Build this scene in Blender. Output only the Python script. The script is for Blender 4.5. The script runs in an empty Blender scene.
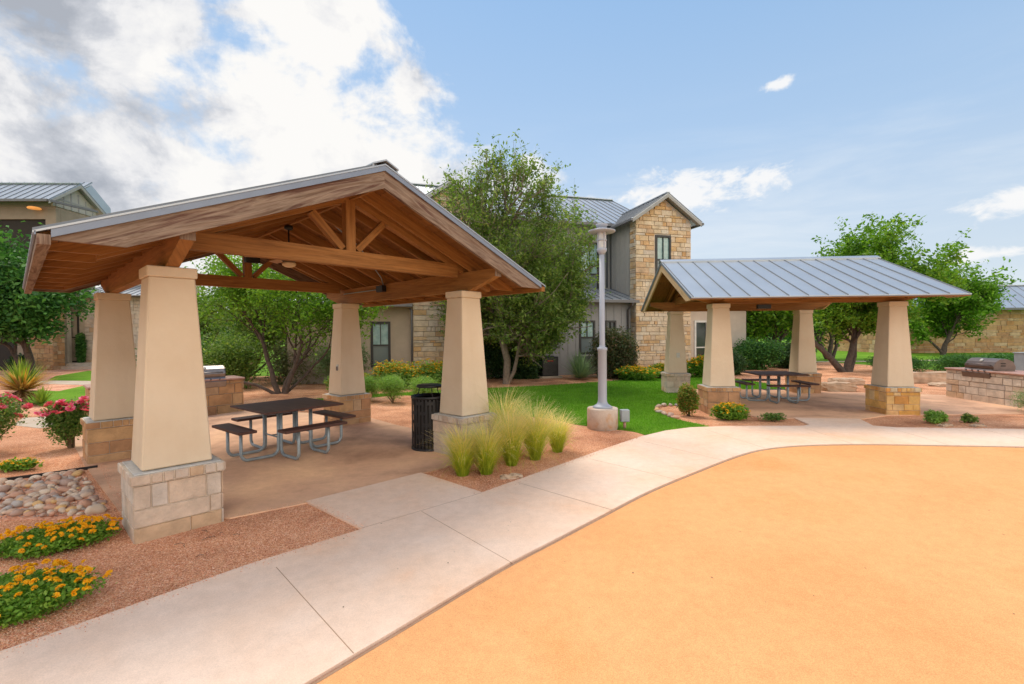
import bpy, bmesh, math, random
import numpy as np
from mathutils import Vector, Matrix
R = math.radians
scene = bpy.context.scene
COL = scene.collection
rnd = random.Random(7)

# ------------------------------------------------------------------ materials
MATS = {}
def newmat(name):
    m = bpy.data.materials.new(name); m.use_nodes = True
    nt = m.node_tree
    for n in list(nt.nodes): nt.nodes.remove(n)
    out = nt.nodes.new('ShaderNodeOutputMaterial')
    b = nt.nodes.new('ShaderNodeBsdfPrincipled')
    nt.links.new(b.outputs[0], out.inputs[0])
    MATS[name] = m
    return m, nt, b, out
def N(nt, t, **kw):
    n = nt.nodes.new(t)
    for k, v in kw.items(): setattr(n, k, v)
    return n
def ramp(nt, fac, stops, interp='LINEAR'):
    r = N(nt, 'ShaderNodeValToRGB'); r.color_ramp.interpolation = interp
    e = r.color_ramp.elements
    while len(e) < len(stops): e.new(0.5)
    for i, (p, c) in enumerate(stops):
        e[i].position = p; e[i].color = (c[0], c[1], c[2], 1)
    nt.links.new(fac, r.inputs[0]); return r.outputs[0]
def noise(nt, scale, detail=4, rough=.55, vec=None, dist=0):
    n = N(nt, 'ShaderNodeTexNoise'); n.inputs['Scale'].default_value = scale
    n.inputs['Detail'].default_value = detail; n.inputs['Roughness'].default_value = rough
    n.inputs['Distortion'].default_value = dist
    if vec is None:
        tc = N(nt, 'ShaderNodeTexCoord'); vec = tc.outputs['Object']
    nt.links.new(vec, n.inputs['Vector']); return n.outputs['Fac']
def mixc(nt, a, b, fac, mode='MIX'):
    m = N(nt, 'ShaderNodeMix', data_type='RGBA', blend_type=mode)
    for s, v in ((m.inputs[0], fac), (m.inputs[6], a), (m.inputs[7], b)):
        if hasattr(v, 'links'): nt.links.new(v, s)
        elif isinstance(v, (int, float)): s.default_value = v
        else: s.default_value = (v[0], v[1], v[2], 1)
    return m.outputs[2]
def bump(nt, b, h, strength=.3, dist=.01):
    n = N(nt, 'ShaderNodeBump'); n.inputs['Strength'].default_value = strength
    n.inputs['Distance'].default_value = dist
    nt.links.new(h, n.inputs['Height']); nt.links.new(n.outputs[0], b.inputs['Normal'])
def setc(nt, b, c):
    if hasattr(c, 'links'): nt.links.new(c, b.inputs['Base Color'])
    else: b.inputs['Base Color'].default_value = (*c, 1)
def math_(nt, op, a, b=None, c=None, clamp=False):
    m = N(nt, 'ShaderNodeMath', operation=op, use_clamp=clamp)
    for i, v in enumerate((a, b, c)):
        if v is None: continue
        if hasattr(v, 'links'): nt.links.new(v, m.inputs[i])
        else: m.inputs[i].default_value = v
    return m.outputs[0]
def smooth(nt, v, lo, hi):
    m = N(nt, 'ShaderNodeMapRange', interpolation_type='SMOOTHSTEP')
    nt.links.new(v, m.inputs[0]); m.inputs[1].default_value = lo; m.inputs[2].default_value = hi
    return m.outputs[0]

def simple(name, c, rough=.6, metal=0, var=.12, scale=6, bstr=0, bscale=60, spec=.5):
    m, nt, b, o = newmat(name)
    f = noise(nt, scale, 5)
    c0 = tuple(x*(1-var) for x in c); c1 = tuple(min(1, x*(1+var)) for x in c)
    setc(nt, b, ramp(nt, f, [(.3, c0), (.7, c1)]))
    b.inputs['Roughness'].default_value = rough; b.inputs['Metallic'].default_value = metal
    b.inputs['Specular IOR Level'].default_value = spec
    if bstr: bump(nt, b, noise(nt, bscale, 4), bstr, .01)
    return m

def island(name, cols, rough=.8, nscale=8, namt=.25, bstr=.5, bscale=25, bdist=.02, spec=.3, coord='Object'):
    """per-block colour (stones, leaves of a pile) with mottling"""
    m, nt, b, o = newmat(name)
    g = N(nt, 'ShaderNodeNewGeometry')
    n = len(cols)
    c = ramp(nt, g.outputs['Random Per Island'], [((i+.5)/n, k) for i, k in enumerate(cols)], 'LINEAR' if n > 5 else 'LINEAR')
    tc = N(nt, 'ShaderNodeTexCoord')
    f = noise(nt, nscale, 6, .65, tc.outputs[coord])
    g2 = ramp(nt, f, [(.25, (1-namt,)*3), (.75, (1+namt*.6,)*3)])
    c = mixc(nt, c, g2, 1.0, 'MULTIPLY')
    setc(nt, b, c); b.inputs['Roughness'].default_value = rough
    b.inputs['Specular IOR Level'].default_value = spec
    if bstr: bump(nt, b, noise(nt, bscale, 6, .7, tc.outputs[coord]), bstr, bdist)
    return m

def leafmat(name, cols, trans=.35, rough=.55):
    if name == 'leaf_oak': cols = [(a*1.08+.01, b*.93, c*.8) for a, b, c in cols]
    m, nt, b, out = newmat(name)
    g = N(nt, 'ShaderNodeNewGeometry'); n = len(cols)
    c = ramp(nt, g.outputs['Random Per Island'], [((i+.5)/n, k) for i, k in enumerate(cols)])
    big = noise(nt, 1.3, 3)
    c = mixc(nt, c, ramp(nt, big, [(.3, (.75, .8, .75)), (.7, (1.2, 1.15, 1.1))]), 1., 'MULTIPLY')
    setc(nt, b, c); b.inputs['Roughness'].default_value = rough
    b.inputs['Specular IOR Level'].default_value = .3
    t = N(nt, 'ShaderNodeBsdfTranslucent'); nt.links.new(mixc(nt, c, (1.15, 1.35, .6), 1., 'MULTIPLY'), t.inputs[0])
    mx = N(nt, 'ShaderNodeMixShader'); mx.inputs[0].default_value = trans
    nt.links.new(b.outputs[0], mx.inputs[1]); nt.links.new(t.outputs[0], mx.inputs[2])
    nt.links.new(mx.outputs[0], out.inputs[0])
    return m

def woodmat(name, cols, rough=.7, grain=1.0, spec=.3, stain=0):
    m, nt, b, o = newmat(name)
    uv = N(nt, 'ShaderNodeTexCoord').outputs['UV']
    mp = N(nt, 'ShaderNodeMapping'); mp.inputs['Scale'].default_value = (1.3, 22, 1)
    nt.links.new(uv, mp.inputs[0])
    f = noise(nt, 1.6, 7, .65, mp.outputs[0], .6)
    mp2 = N(nt, 'ShaderNodeMapping'); mp2.inputs['Scale'].default_value = (.8, 8, 1)
    nt.links.new(uv, mp2.inputs[0])
    f2 = noise(nt, 1.3, 5, .6, mp2.outputs[0], 1.2)
    c = ramp(nt, f2, [(.25+.5*i/(len(cols)-1), k) for i, k in enumerate(cols)])
    c = mixc(nt, c, ramp(nt, f, [(.3, (.62, .6, .58)), (.55, (1, 1, 1)), (.75, (1.15, 1.12, 1.08))]), grain, 'MULTIPLY')
    g = N(nt, 'ShaderNodeNewGeometry')
    c = mixc(nt, c, ramp(nt, g.outputs['Random Per Island'], [(0, (.82, .8, .78)), (1, (1.12, 1.12, 1.1))]), 1., 'MULTIPLY')
    setc(nt, b, c); b.inputs['Roughness'].default_value = rough
    b.inputs['Specular IOR Level'].default_value = spec
    bump(nt, b, f, .35, .004)
    return m

# ground surfaces -------------------------------------------------
def gravelmat(name, cols, scale=55):
    m, nt, b, o = newmat(name)
    tc = N(nt, 'ShaderNodeTexCoord')
    v = N(nt, 'ShaderNodeTexVoronoi'); v.inputs['Scale'].default_value = scale
    nt.links.new(tc.outputs['Object'], v.inputs['Vector'])
    sep = N(nt, 'ShaderNodeSeparateColor'); nt.links.new(v.outputs['Color'], sep.inputs[0])
    n = len(cols)
    c = ramp(nt, sep.outputs[0], [((i+.5)/n, k) for i, k in enumerate(cols)])
    big = noise(nt, .9, 6, .6, tc.outputs['Object'])
    c = mixc(nt, c, ramp(nt, big, [(.34, (.66, .57, .52)), (.47, (1, .96, .93)), (.62, (1.22, 1.28, 1.30))]), 1., 'MULTIPLY')
    setc(nt, b, c); b.inputs['Roughness'].default_value = .95; b.inputs['Specular IOR Level'].default_value = .15
    h = math_(nt, 'SUBTRACT', 1.0, v.outputs['Distance'])
    bump(nt, b, h, .9, .012)
    return m
gravelmat('gravel', [(.50, .18, .085), (.70, .32, .17), (.82, .47, .28), (.60, .25, .12), (.88, .60, .41), (.50, .20, .11)], 105)
gravelmat('gravel_plain', [(.52, .22, .13), (.66, .33, .21), (.72, .42, .30), (.58, .27, .17)], 30)

def concretemat(name, base, tint, tint2, scale=.7, speck=.12, bstr=.15, rough=.85, lo=.35, hi=.7):
    m, nt, b, o = newmat(name)
    tc = N(nt, 'ShaderNodeTexCoord').outputs['Object']
    f = noise(nt, scale, 7, .62, tc, .3)
    c = ramp(nt, f, [(lo, base), ((lo+hi)/2, tint), (hi, tint2)])
    fine = noise(nt, 160, 3, .7, tc)
    c = mixc(nt, c, ramp(nt, fine, [(.3, (1-speck,)*3), (.7, (1+speck,)*3)]), 1., 'MULTIPLY')
    mid = noise(nt, 9, 6, .7, tc)
    c = mixc(nt, c, ramp(nt, mid, [(.3, (.92, .91, .9)), (.7, (1.05, 1.05, 1.05))]), 1., 'MULTIPLY')
    v = N(nt, 'ShaderNodeTexVoronoi'); v.inputs['Scale'].default_value = 5; nt.links.new(tc, v.inputs['Vector'])
    spot = smooth(nt, v.outputs['Distance'], .015, .045)
    c = mixc(nt, (.2, .12, .07), c, math_(nt, 'ADD', math_(nt, 'MULTIPLY', spot, .5), .5, clamp=True))
    setc(nt, b, c); b.inputs['Roughness'].default_value = rough; b.inputs['Specular IOR Level'].default_value = .06
    bump(nt, b, fine, bstr, .003)
    return m
concretemat('walk_concrete', (.80, .62, .505), (.785, .57, .435), (.77, .47, .30), .55, .12, .15, .85, .38, .72)
concretemat('play_rubber', (.72, .345, .145), (.79, .395, .175), (.71, .32, .12), .45, .28, .6, .9, .3, .75)
concretemat('stained_concrete', (.42, .25, .17), (.70, .43, .285), (.86, .56, .35), .55, .1, .15, .75, .34, .66)
concretemat('pale_concrete', (.55, .47, .38), (.5, .42, .34), (.5, .36, .25), 3., .12, .2)
concretemat('footing_concrete', (.62, .53, .45), (.56, .46, .38), (.55, .33, .18), 3.5, .12, .2, .85, .4, .68)
simple('joint_dark', (.36, .22, .14), .95)

m, nt, b, o = newmat('turf')
tc = N(nt, 'ShaderNodeTexCoord').outputs['Object']
c = ramp(nt, noise(nt, .5, 5, .6, tc), [(.3, (.10, .23, .014)), (.5, (.14, .295, .02)), (.72, (.20, .36, .035))])
c = mixc(nt, c, ramp(nt, noise(nt, 45, 3, .7, tc), [(.3, (.6, .65, .6)), (.7, (1.3, 1.25, 1.2))]), 1., 'MULTIPLY')
setc(nt, b, c); b.inputs['Roughness'].default_value = .9; b.inputs['Specular IOR Level'].default_value = .1
bump(nt, b, noise(nt, 60, 3, .7, tc), .8, .02)

m, nt, b, o = newmat('stucco')
tc = N(nt, 'ShaderNodeTexCoord').outputs['Object']
c = ramp(nt, noise(nt, 1.1, 6, .6, tc), [(.3, (.63, .50, .36)), (.5, (.67, .55, .41)), (.75, (.70, .595, .46))])
mp = N(nt, 'ShaderNodeMapping'); mp.inputs['Scale'].default_value = (7, 7, .5); nt.links.new(tc, mp.inputs[0])
c = mixc(nt, c, ramp(nt, noise(nt, .5, 6, .6, mp.outputs[0]), [(.28, (.95, .94, .93)), (.5, (1, 1, 1))]), 1., 'MULTIPLY')
setc(nt, b, c); b.inputs['Roughness'].default_value = .95; b.inputs['Specular IOR Level'].default_value = .15
bump(nt, b, math_(nt, 'ADD', noise(nt, 130, 4, .7, tc), math_(nt, 'MULTIPLY', noise(nt, 9, 5, .6, tc), 2.0)), .5, .006)
simple('stucco_building', (.46, .38, .30), .95, var=.08, scale=2, bstr=.3, bscale=60)
simple('stucco_pale', (.58, .50, .42), .95, var=.08, scale=2)

island('limestone', [(.62, .52, .43), (.60, .46, .36), (.68, .59, .50), (.58, .47, .39), (.60, .40, .24), (.66, .57, .49), (.57, .49, .43), (.64, .50, .39)], .9, 5, .35, .8, 22, .02)
island('limestone_wall', [(.72, .60, .45), (.66, .42, .19), (.74, .65, .53), (.71, .55, .36), (.68, .59, .49), (.64, .38, .17), (.75, .65, .51), (.70, .52, .32)], .9, 3, .35, .8, 12, .03)
simple('stucco_dark_tan', (.30, .245, .19), .95, var=.1, scale=2)  # darker tan stucco for the far left block
island('limestone_orange', [(.52, .30, .15), (.58, .38, .2), (.48, .25, .11), (.60, .44, .28), (.46, .26, .14)], .9, 3, .4, .8, 12, .03)
island('limestone_stained', [(.66, .36, .10), (.70, .50, .27), (.62, .28, .06), (.68, .55, .36), (.72, .44, .15)], .9, 4, .4, .8, 20, .02)
simple('boulder', (.50, .36, .25), .95, var=.3, scale=3, bstr=.8, bscale=14)
simple('mortar', (.60, .52, .43), .95, var=.12, bstr=.4)
simple('mortar_ledge', (.50, .49, .47), .9, var=.15, scale=12, bstr=.3)

woodmat('wood_cedar', [(.25, .105, .026), (.32, .145, .042), (.39, .19, .065)], .65)
woodmat('wood_weathered', [(.085, .042, .035), (.17, .11, .08), (.28, .215, .17), (.115, .058, .045), (.22, .15, .11)], .85, 1.)
woodmat('wood_deck', [(.18, .075, .020), (.24, .105, .032), (.29, .135, .045)], .7)
woodmat('wood_tan', [(.50, .36, .2), (.56, .41, .25), (.46, .31, .18)], .8)
woodmat('wood_bench', [(.075, .036, .032), (.095, .048, .042), (.12, .065, .056)], .6, .8, .3)

m, nt, b, o = newmat('metal_roof')
tc = N(nt, 'ShaderNodeTexCoord').outputs['Object']
setc(nt, b, ramp(nt, noise(nt, 1.2, 5, .6, tc), [(.3, (.40, .44, .49)), (.7, (.46, .50, .55))]))
b.inputs['Metallic'].default_value = .55; b.inputs['Roughness'].default_value = .42
bump(nt, b, noise(nt, 2.2, 2, .5, tc), .05, .02)
simple('metal_trim', (.21, .26, .35), .5, .3, .06)
simple('metal_seam_shaded', (.19, .21, .24), .6, .2, .08)  # roof metal darkened: the shade on the seam sides put into the colour
simple('metal_dark', (.10, .095, .095), .5, .6, .1)
simple('galvanized', (.30, .36, .40), .5, .3, .12, 14)
simple('lamp_paint', (.36, .39, .46), .5, .0, .04)
simple('black_paint', (.018, .018, .02), .45, .2, .2)
simple('steel', (.28, .25, .24), .38, .95, .12, 9)
simple('steel_dark', (.17, .135, .125), .38, .8, .15, 9)
simple('counter_red', (.42, .23, .18), .5, 0, .2, 14)
simple('gutter', (.16, .16, .17), .5, .3, .08)
simple('window_frame', (.035, .033, .033), .5, 0, .1)
simple('white_frame', (.7, .7, .68), .6)
simple('grey_siding', (.30, .30, .31), .8, var=.05)
simple('grey_siding_light', (.40, .385, .36), .8, var=.05)
simple('trim_white', (.34, .34, .33), .7)
simple('dark_void', (.03, .025, .022), .9)  # near-black tone painted in for shade inside openings; also colours the can liner
simple('fan_blade', (.36, .20, .10), .5)
simple('utility_grey', (.32, .37, .40), .5)
simple('plate', (.55, .55, .52), .5)
simple('red_plastic', (.5, .03, .02), .4)
simple('bark', (.24, .19, .15), .95, var=.3, scale=9, bstr=.9, bscale=26)
simple('bark_dark', (.09, .065, .052), .95, var=.35, scale=9, bstr=.9, bscale=26)
simple('bark_pale', (.33, .27, .22), .95, var=.3, scale=9, bstr=.8, bscale=26)
simple('stem', (.16, .11, .06), .9)
m, nt, b, o = newmat('glass_pane')
tc = N(nt, 'ShaderNodeTexCoord').outputs['Object']
setc(nt, b, ramp(nt, noise(nt, 3, 3, .6, tc), [(.35, (.22, .36, .36)), (.65, (.36, .52, .50))]))
b.inputs['Roughness'].default_value = .12; b.inputs['Specular IOR Level'].default_value = .8
m, nt, b, o = newmat('glass_lower')
setc(nt, b, (.16, .20, .21)); b.inputs['Roughness'].default_value = .15; b.inputs['Specular IOR Level'].default_value = .7
m, nt, b, o = newmat('glass_dark')
setc(nt, b, (.03, .04, .04)); b.inputs['Roughness'].default_value = .1; b.inputs['Specular IOR Level'].default_value = .6
m, nt, b, o = newmat('lamp_glass')
setc(nt, b, (.72, .72, .72)); b.inputs['Roughness'].default_value = .25; b.inputs['Transmission Weight'].default_value = .25
m, nt, b, o = newmat('fan_glass')
setc(nt, b, (.7, .55, .35)); b.inputs['Roughness'].default_value = .4
m, nt, b, o = newmat('porch_light_glow')
setc(nt, b, (.8, .35, .1)); b.inputs['Emission Color'].default_value = (1, .42, .1, 1); b.inputs['Emission Strength'].default_value = .35

island('river_stone', [(.50, .38, .30), (.42, .30, .25), (.55, .44, .36), (.46, .27, .22), (.36, .33, .32), (.60, .50, .42), (.50, .33, .20), (.40, .28, .24)], .7, 18, .25, .3, 40, .01, .4)
m, nt, b, o = newmat('cobble')
oi = N(nt, 'ShaderNodeObjectInfo')
cc = [(.52, .36, .27), (.62, .50, .40), (.42, .29, .24), (.66, .54, .43), (.54, .31, .22), (.42, .39, .38), (.66, .42, .19), (.58, .43, .33), (.50, .40, .34), (.62, .40, .27)]
c = ramp(nt, oi.outputs['Random'], [((i+.5)/len(cc), k) for i, k in enumerate(cc)], 'CONSTANT')
c = mixc(nt, c, ramp(nt, noise(nt, 30, 6, .6), [(.3, (.78, .76, .75)), (.7, (1.15, 1.15, 1.14))]), 1., 'MULTIPLY')
setc(nt, b, c); b.inputs['Roughness'].default_value = .7; bump(nt, b, noise(nt, 60, 4), .25, .004)

leafmat('leaf_elm', [(.13, .215, .05), (.20, .30, .07), (.15, .245, .06), (.28, .37, .09), (.09, .16, .04), (.35, .42, .12)], .45)
leafmat('leaf_oak', [(0.072, 0.225, 0.022), (0.145, 0.362, 0.036), (0.094, 0.275, 0.026), (0.203, 0.45, 0.051), (0.058, 0.174, 0.022), (0.246, 0.493, 0.072)], .4)
leafmat('leaf_dark', [(0.033, 0.078, 0.029), (0.052, 0.111, 0.034), (0.072, 0.143, 0.046), (0.039, 0.091, 0.026)], .25)
leafmat('leaf_deep', [(0.038, 0.128, 0.033), (0.068, 0.195, 0.045), (0.053, 0.158, 0.038), (0.098, 0.24, 0.053), (0.12, 0.285, 0.06)], .3)
leafmat('leaf_mesquite', [(0.126, 0.217, 0.042), (0.196, 0.308, 0.063), (0.154, 0.252, 0.049), (0.266, 0.378, 0.098), (0.105, 0.182, 0.042), (0.336, 0.406, 0.112)], .4)
leafmat('leaf_olive', [(0.169, 0.182, 0.091), (0.221, 0.247, 0.117), (0.13, 0.143, 0.078), (0.26, 0.247, 0.143)], .3)
leafmat('leaf_photinia', [(0.058, 0.098, 0.039), (0.091, 0.13, 0.046), (0.169, 0.117, 0.065), (0.065, 0.104, 0.039), (0.221, 0.13, 0.091), (0.078, 0.117, 0.046)], .25)
leafmat('leaf_lantana', [(.13, .29, .03), (.21, .39, .05), (.09, .20, .022), (.28, .44, .07)], .38)
leafmat('leaf_rose', [(.12, .25, .055), (.19, .34, .08), (.08, .18, .045), (.26, .33, .11)], .38)
leafmat('leaf_lime', [(0.224, 0.392, 0.07), (0.308, 0.504, 0.112), (0.168, 0.308, 0.063), (0.364, 0.532, 0.168)], .4)
leafmat('leaf_nandina', [(0.112, 0.238, 0.028), (0.182, 0.308, 0.042), (0.392, 0.238, 0.07), (0.252, 0.336, 0.049), (0.126, 0.224, 0.028), (0.49, 0.21, 0.07)], .35)
leafmat('leaf_juniper', [(0.07, 0.196, 0.042), (0.112, 0.28, 0.056), (0.056, 0.154, 0.039)], .2)
leafmat('leaf_grey', [(0.26, 0.351, 0.182), (0.351, 0.429, 0.247), (0.208, 0.286, 0.143)], .3)
leafmat('yucca_green', [(.26, .36, .05), (.34, .40, .07), (.22, .33, .05)], .3)
leafmat('yucca_gold', [(0.676, 0.39, 0.078), (0.624, 0.312, 0.091), (0.52, 0.26, 0.104), (0.65, 0.468, 0.182)], .3)
leafmat('yucca_dead', [(.36, .22, .12), (.42, .28, .17), (.30, .17, .09)], .15)
leafmat('yucca_blue', [(0.225, 0.33, 0.195), (0.3, 0.42, 0.255), (0.18, 0.27, 0.165)], .2)
leafmat('turf_blade', [(.11, .28, .015), (.16, .37, .024), (.22, .43, .05), (.13, .32, .02)], .4)
leafmat('petal_orange', [(.95, .46, .01), (.95, .53, .012), (.96, .60, .02), (.93, .40, .01)], .3)
leafmat('petal_pink', [(.84, .10, .26), (.88, .20, .38), (.80, .06, .18), (.90, .30, .46)], .3)
leafmat('petal_yellow', [(.80, .45, .02), (.78, .36, .02), (.75, .55, .05)], .3)

# ornamental grass: colour runs along the blade (green foot, straw tip)
m, nt, b, out = newmat('feather_grass')
uv = N(nt, 'ShaderNodeSeparateXYZ'); nt.links.new(N(nt, 'ShaderNodeTexCoord').outputs['UV'], uv.inputs[0])
c = ramp(nt, uv.outputs[1], [(.0, (.36, .48, .03)), (.42, (.66, .72, .07)), (.7, (.82, .76, .24)), (1, (.92, .78, .44))])
g = N(nt, 'ShaderNodeNewGeometry')
c = mixc(nt, c, ramp(nt, g.outputs['Random Per Island'], [(0, (.65, .8, .6)), (.5, (1, 1, 1)), (1, (1.25, 1.1, .9))]), 1., 'MULTIPLY')
setc(nt, b, c); b.inputs['Roughness'].default_value = .6
t = N(nt, 'ShaderNodeBsdfTranslucent'); nt.links.new(c, t.inputs[0])
mx = N(nt, 'ShaderNodeMixShader'); mx.inputs[0].default_value = .4
nt.links.new(b.outputs[0], mx.inputs[1]); nt.links.new(t.outputs[0], mx.inputs[2]); nt.links.new(mx.outputs[0], out.inputs[0])

# ------------------------------------------------------------------ mesh helpers
class MB:
    def __init__(s): s.v = []; s.f = []; s.uv = []; s.sm = []; s.mi = []; s.cur = 0
    def add(s, vs, fs, uvs=None, smooth=False):
        o = len(s.v); s.v += [tuple(p) for p in vs]
        for i, f in enumerate(fs):
            s.f.append(tuple(o+k for k in f)); s.sm.append(smooth); s.mi.append(s.cur)
            s.uv.append(uvs[i] if uvs else [(0, 0)]*len(f))
    def box(s, x0, x1, y0, y1, z0, z1):
        a, b = Vector(((x0+x1)/2, (y0+y1)/2, z0)), Vector(((x0+x1)/2, (y0+y1)/2, z1))
        s.bar(a, b, abs(x1-x0), abs(y1-y0), up=(0, 1, 0))
    def bar(s, p0, p1, w, h, up=(0, 0, 1), cut0=None, cut1=None):
        """rectangular member from p0 to p1, w across (side), h along up"""
        p0, p1 = Vector(p0), Vector(p1); d = (p1-p0); L = d.length; d.normalize()
        up = Vector(up); side = d.cross(up)
        if side.length < 1e-6: side = d.cross(Vector((1, 0, 0)))
        side.normalize(); u = side.cross(d).normalized()
        vs = []
        for p in (p0, p1):
            for a, b_ in ((-1, -1), (1, -1), (1, 1), (-1, 1)): vs.append(p+side*(a*w/2)+u*(b_*h/2))
        s.prism8(vs, L, w, h)
    def prism8(s, vs, L=1, w=1, h=1):
        r = rnd.random()*50; q = rnd.random()*50
        fs = [(3, 2, 1, 0), (4, 5, 6, 7), (0, 1, 5, 4), (1, 2, 6, 5), (2, 3, 7, 6), (3, 0, 4, 7)]
        def side(v0, ww): return [(r, v0), (r, v0+ww), (r+L, v0+ww), (r+L, v0)]
        uvs = [[(r, q), (r, q+w), (r+h, q+w), (r+h, q)]]*2+[side(q, w), side(q+w, h), side(q+w+h, w), side(q+2*w+h, h)]
        s.add(vs, fs, uvs)
    def extrude(s, pts, vec, uvdir=None):
        """planar polygon pts swept by vec"""
        pts = [Vector(p) for p in pts]; vec = Vector(vec); n = len(pts)
        vs = pts+[p+vec for p in pts]
        fs = [tuple(range(n))[::-1], tuple(range(n, 2*n))]+[(i, (i+1) % n, n+(i+1) % n, n+i) for i in range(n)]
        r = rnd.random()*50; q = rnd.random()*50
        ud = Vector(uvdir).normalized() if uvdir else (pts[1]-pts[0]).normalized()
        nn = vec.normalized(); vd = nn.cross(ud)
        f2 = lambda p: (r+p.dot(ud), q+p.dot(vd)+p.dot(nn)*.7)
        uvs = [[f2(vs[k]) for k in f] for f in fs]
        s.add(vs, fs, uvs)
    def tube(s, pts, rad, n=8, caps=True):
        pts = [Vector(p) for p in pts]
        rads = rad if isinstance(rad, (list, tuple)) else [rad]*len(pts)
        rings = []; prev = None
        for i, p in enumerate(pts):
            d = (pts[min(i+1, len(pts)-1)]-pts[max(i-1, 0)]).normalized()
            if prev is None:
                a = d.cross(Vector((0, 0, 1)))
                if a.length < .05: a = d.cross(Vector((1, 0, 0)))
                a.normalize()
            else:
                a = (prev-d*prev.dot(d)).normalized()
            prev = a; b_ = d.cross(a)
            rings.append([p+(a*math.cos(t)+b_*math.sin(t))*rads[i] for t in [2*math.pi*k/n for k in range(n)]])
        vs = [v for r in rings for v in r]; fs = []
        for i in range(len(pts)-1):
            for k in range(n):
                fs.append((i*n+k, i*n+(k+1) % n, (i+1)*n+(k+1) % n, (i+1)*n+k))
        s.add(vs, fs, None, True)
        if caps:
            o = len(s.v)-len(vs)
            s.f.append(tuple(o+k for k in range(n))[::-1]); s.uv.append([(0, 0)]*n); s.sm.append(False); s.mi.append(s.cur)
            s.f.append(tuple(o+(len(pts)-1)*n+k for k in range(n))); s.uv.append([(0, 0)]*n); s.sm.append(False); s.mi.append(s.cur)
    def lathe(s, prof, n=24, c=(0, 0, 0), smooth=True):
        vs = []; fs = []
        for r, z in prof:
            for k in range(n):
                t = 2*math.pi*k/n; vs.append((c[0]+r*math.cos(t), c[1]+r*math.sin(t), c[2]+z))
        for i in range(len(prof)-1):
            for k in range(n): fs.append((i*n+k, i*n+(k+1) % n, (i+1)*n+(k+1) % n, (i+1)*n+k))
        s.add(vs, fs, None, smooth)
        o = len(s.v)-len(vs)
        s.f.append(tuple(o+k for k in range(n))[::-1]); s.uv.append([(0, 0)]*n); s.sm.append(False); s.mi.append(s.cur)
        s.f.append(tuple(o+(len(prof)-1)*n+k for k in range(n))); s.uv.append([(0, 0)]*n); s.sm.append(False); s.mi.append(s.cur)
    def build(s, name, mat, parent=None, bevel=0, recalc=True):
        me = bpy.data.meshes.new(name)
        me.from_pydata(s.v, [], s.f)
        uvl = me.uv_layers.new(name='UVMap')
        flat = [c for f in s.uv for p in f for c in p]
        uvl.data.foreach_set('uv', flat)
        me.polygons.foreach_set('use_smooth', s.sm)
        if isinstance(mat, str): mat = [mat]
        for q in mat: me.materials.append(MATS[q])
        if len(mat) > 1: me.polygons.foreach_set('material_index', s.mi)
        if recalc or bevel:
            bm = bmesh.new(); bm.from_mesh(me)
            bmesh.ops.recalc_face_normals(bm, faces=bm.faces[:])
            if bevel:
                bmesh.ops.bevel(bm, geom=[e for e in bm.edges if len(e.link_faces) == 2 and e.calc_face_angle(0) > .5], offset=bevel, segments=1, affect='EDGES')
            bm.to_mesh(me); bm.free()
        me.update()
        o = bpy.data.objects.new(name, me); COL.objects.link(o)
        if parent: o.parent = parent
        return o

def empty(name, loc=(0, 0, 0), rz=0):
    o = bpy.data.objects.new(name, None); COL.objects.link(o)
    o.location = loc; o.rotation_euler = (0, 0, rz); o.empty_display_size = .2
    return o
def tag(o, label=None, cat=None, group=None, kind=None):
    if label: o['label'] = label
    if cat: o['category'] = cat
    if group: o['group'] = group
    if kind: o['kind'] = kind
    return o
def thing(name, label, cat, loc=(0, 0, 0), rz=0, group=None):
    return tag(empty(name, loc, rz), label, cat, group)
def copy_tree(o, parent=None):
    c = o.copy(); COL.objects.link(c); c.parent = parent
    for ch in list(o.children): copy_tree(ch, c)
    return c
def sheet(name, pts, z0, z1, mat, kind='structure', label=None):
    mb = MB(); n = len(pts)
    mb.add([(x, y, z0) for x, y in pts]+[(x, y, z1) for x, y in pts],
           [tuple(range(n))[::-1], tuple(range(n, 2*n))]+[(i, (i+1) % n, n+(i+1) % n, n+i) for i in range(n)])
    o = mb.build(name, mat); o['kind'] = kind
    if label: o['label'] = label
    return o
def spline(pts, n=6, closed=False):
    out = []; P = [Vector((*p, 0)) for p in pts]; m = len(P)
    rng = range(m) if closed else range(m-1)
    for i in rng:
        p0 = P[(i-1) % m] if closed or i > 0 else P[0]
        p1 = P[i]; p2 = P[(i+1) % m]
        p3 = P[(i+2) % m] if closed or i+2 < m else P[m-1]
        for k in range(n):
            t = k/n
            q = .5*((2*p1)+(p2-p0)*t+(2*p0-5*p1+4*p2-p3)*t*t+(3*p1-p0-3*p2+p3)*t**3)
            out.append((q.x, q.y))
    if not closed: out.append(tuple(pts[-1]))
    return out
def inpoly(x, y, poly):
    c = False; n = len(poly); j = n-1
    for i in range(n):
        xi, yi = poly[i]; xj, yj = poly[j]
        if (yi > y) != (yj > y) and x < (xj-xi)*(y-yi)/(yj-yi)+xi: c = not c
        j = i
    return c
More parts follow.
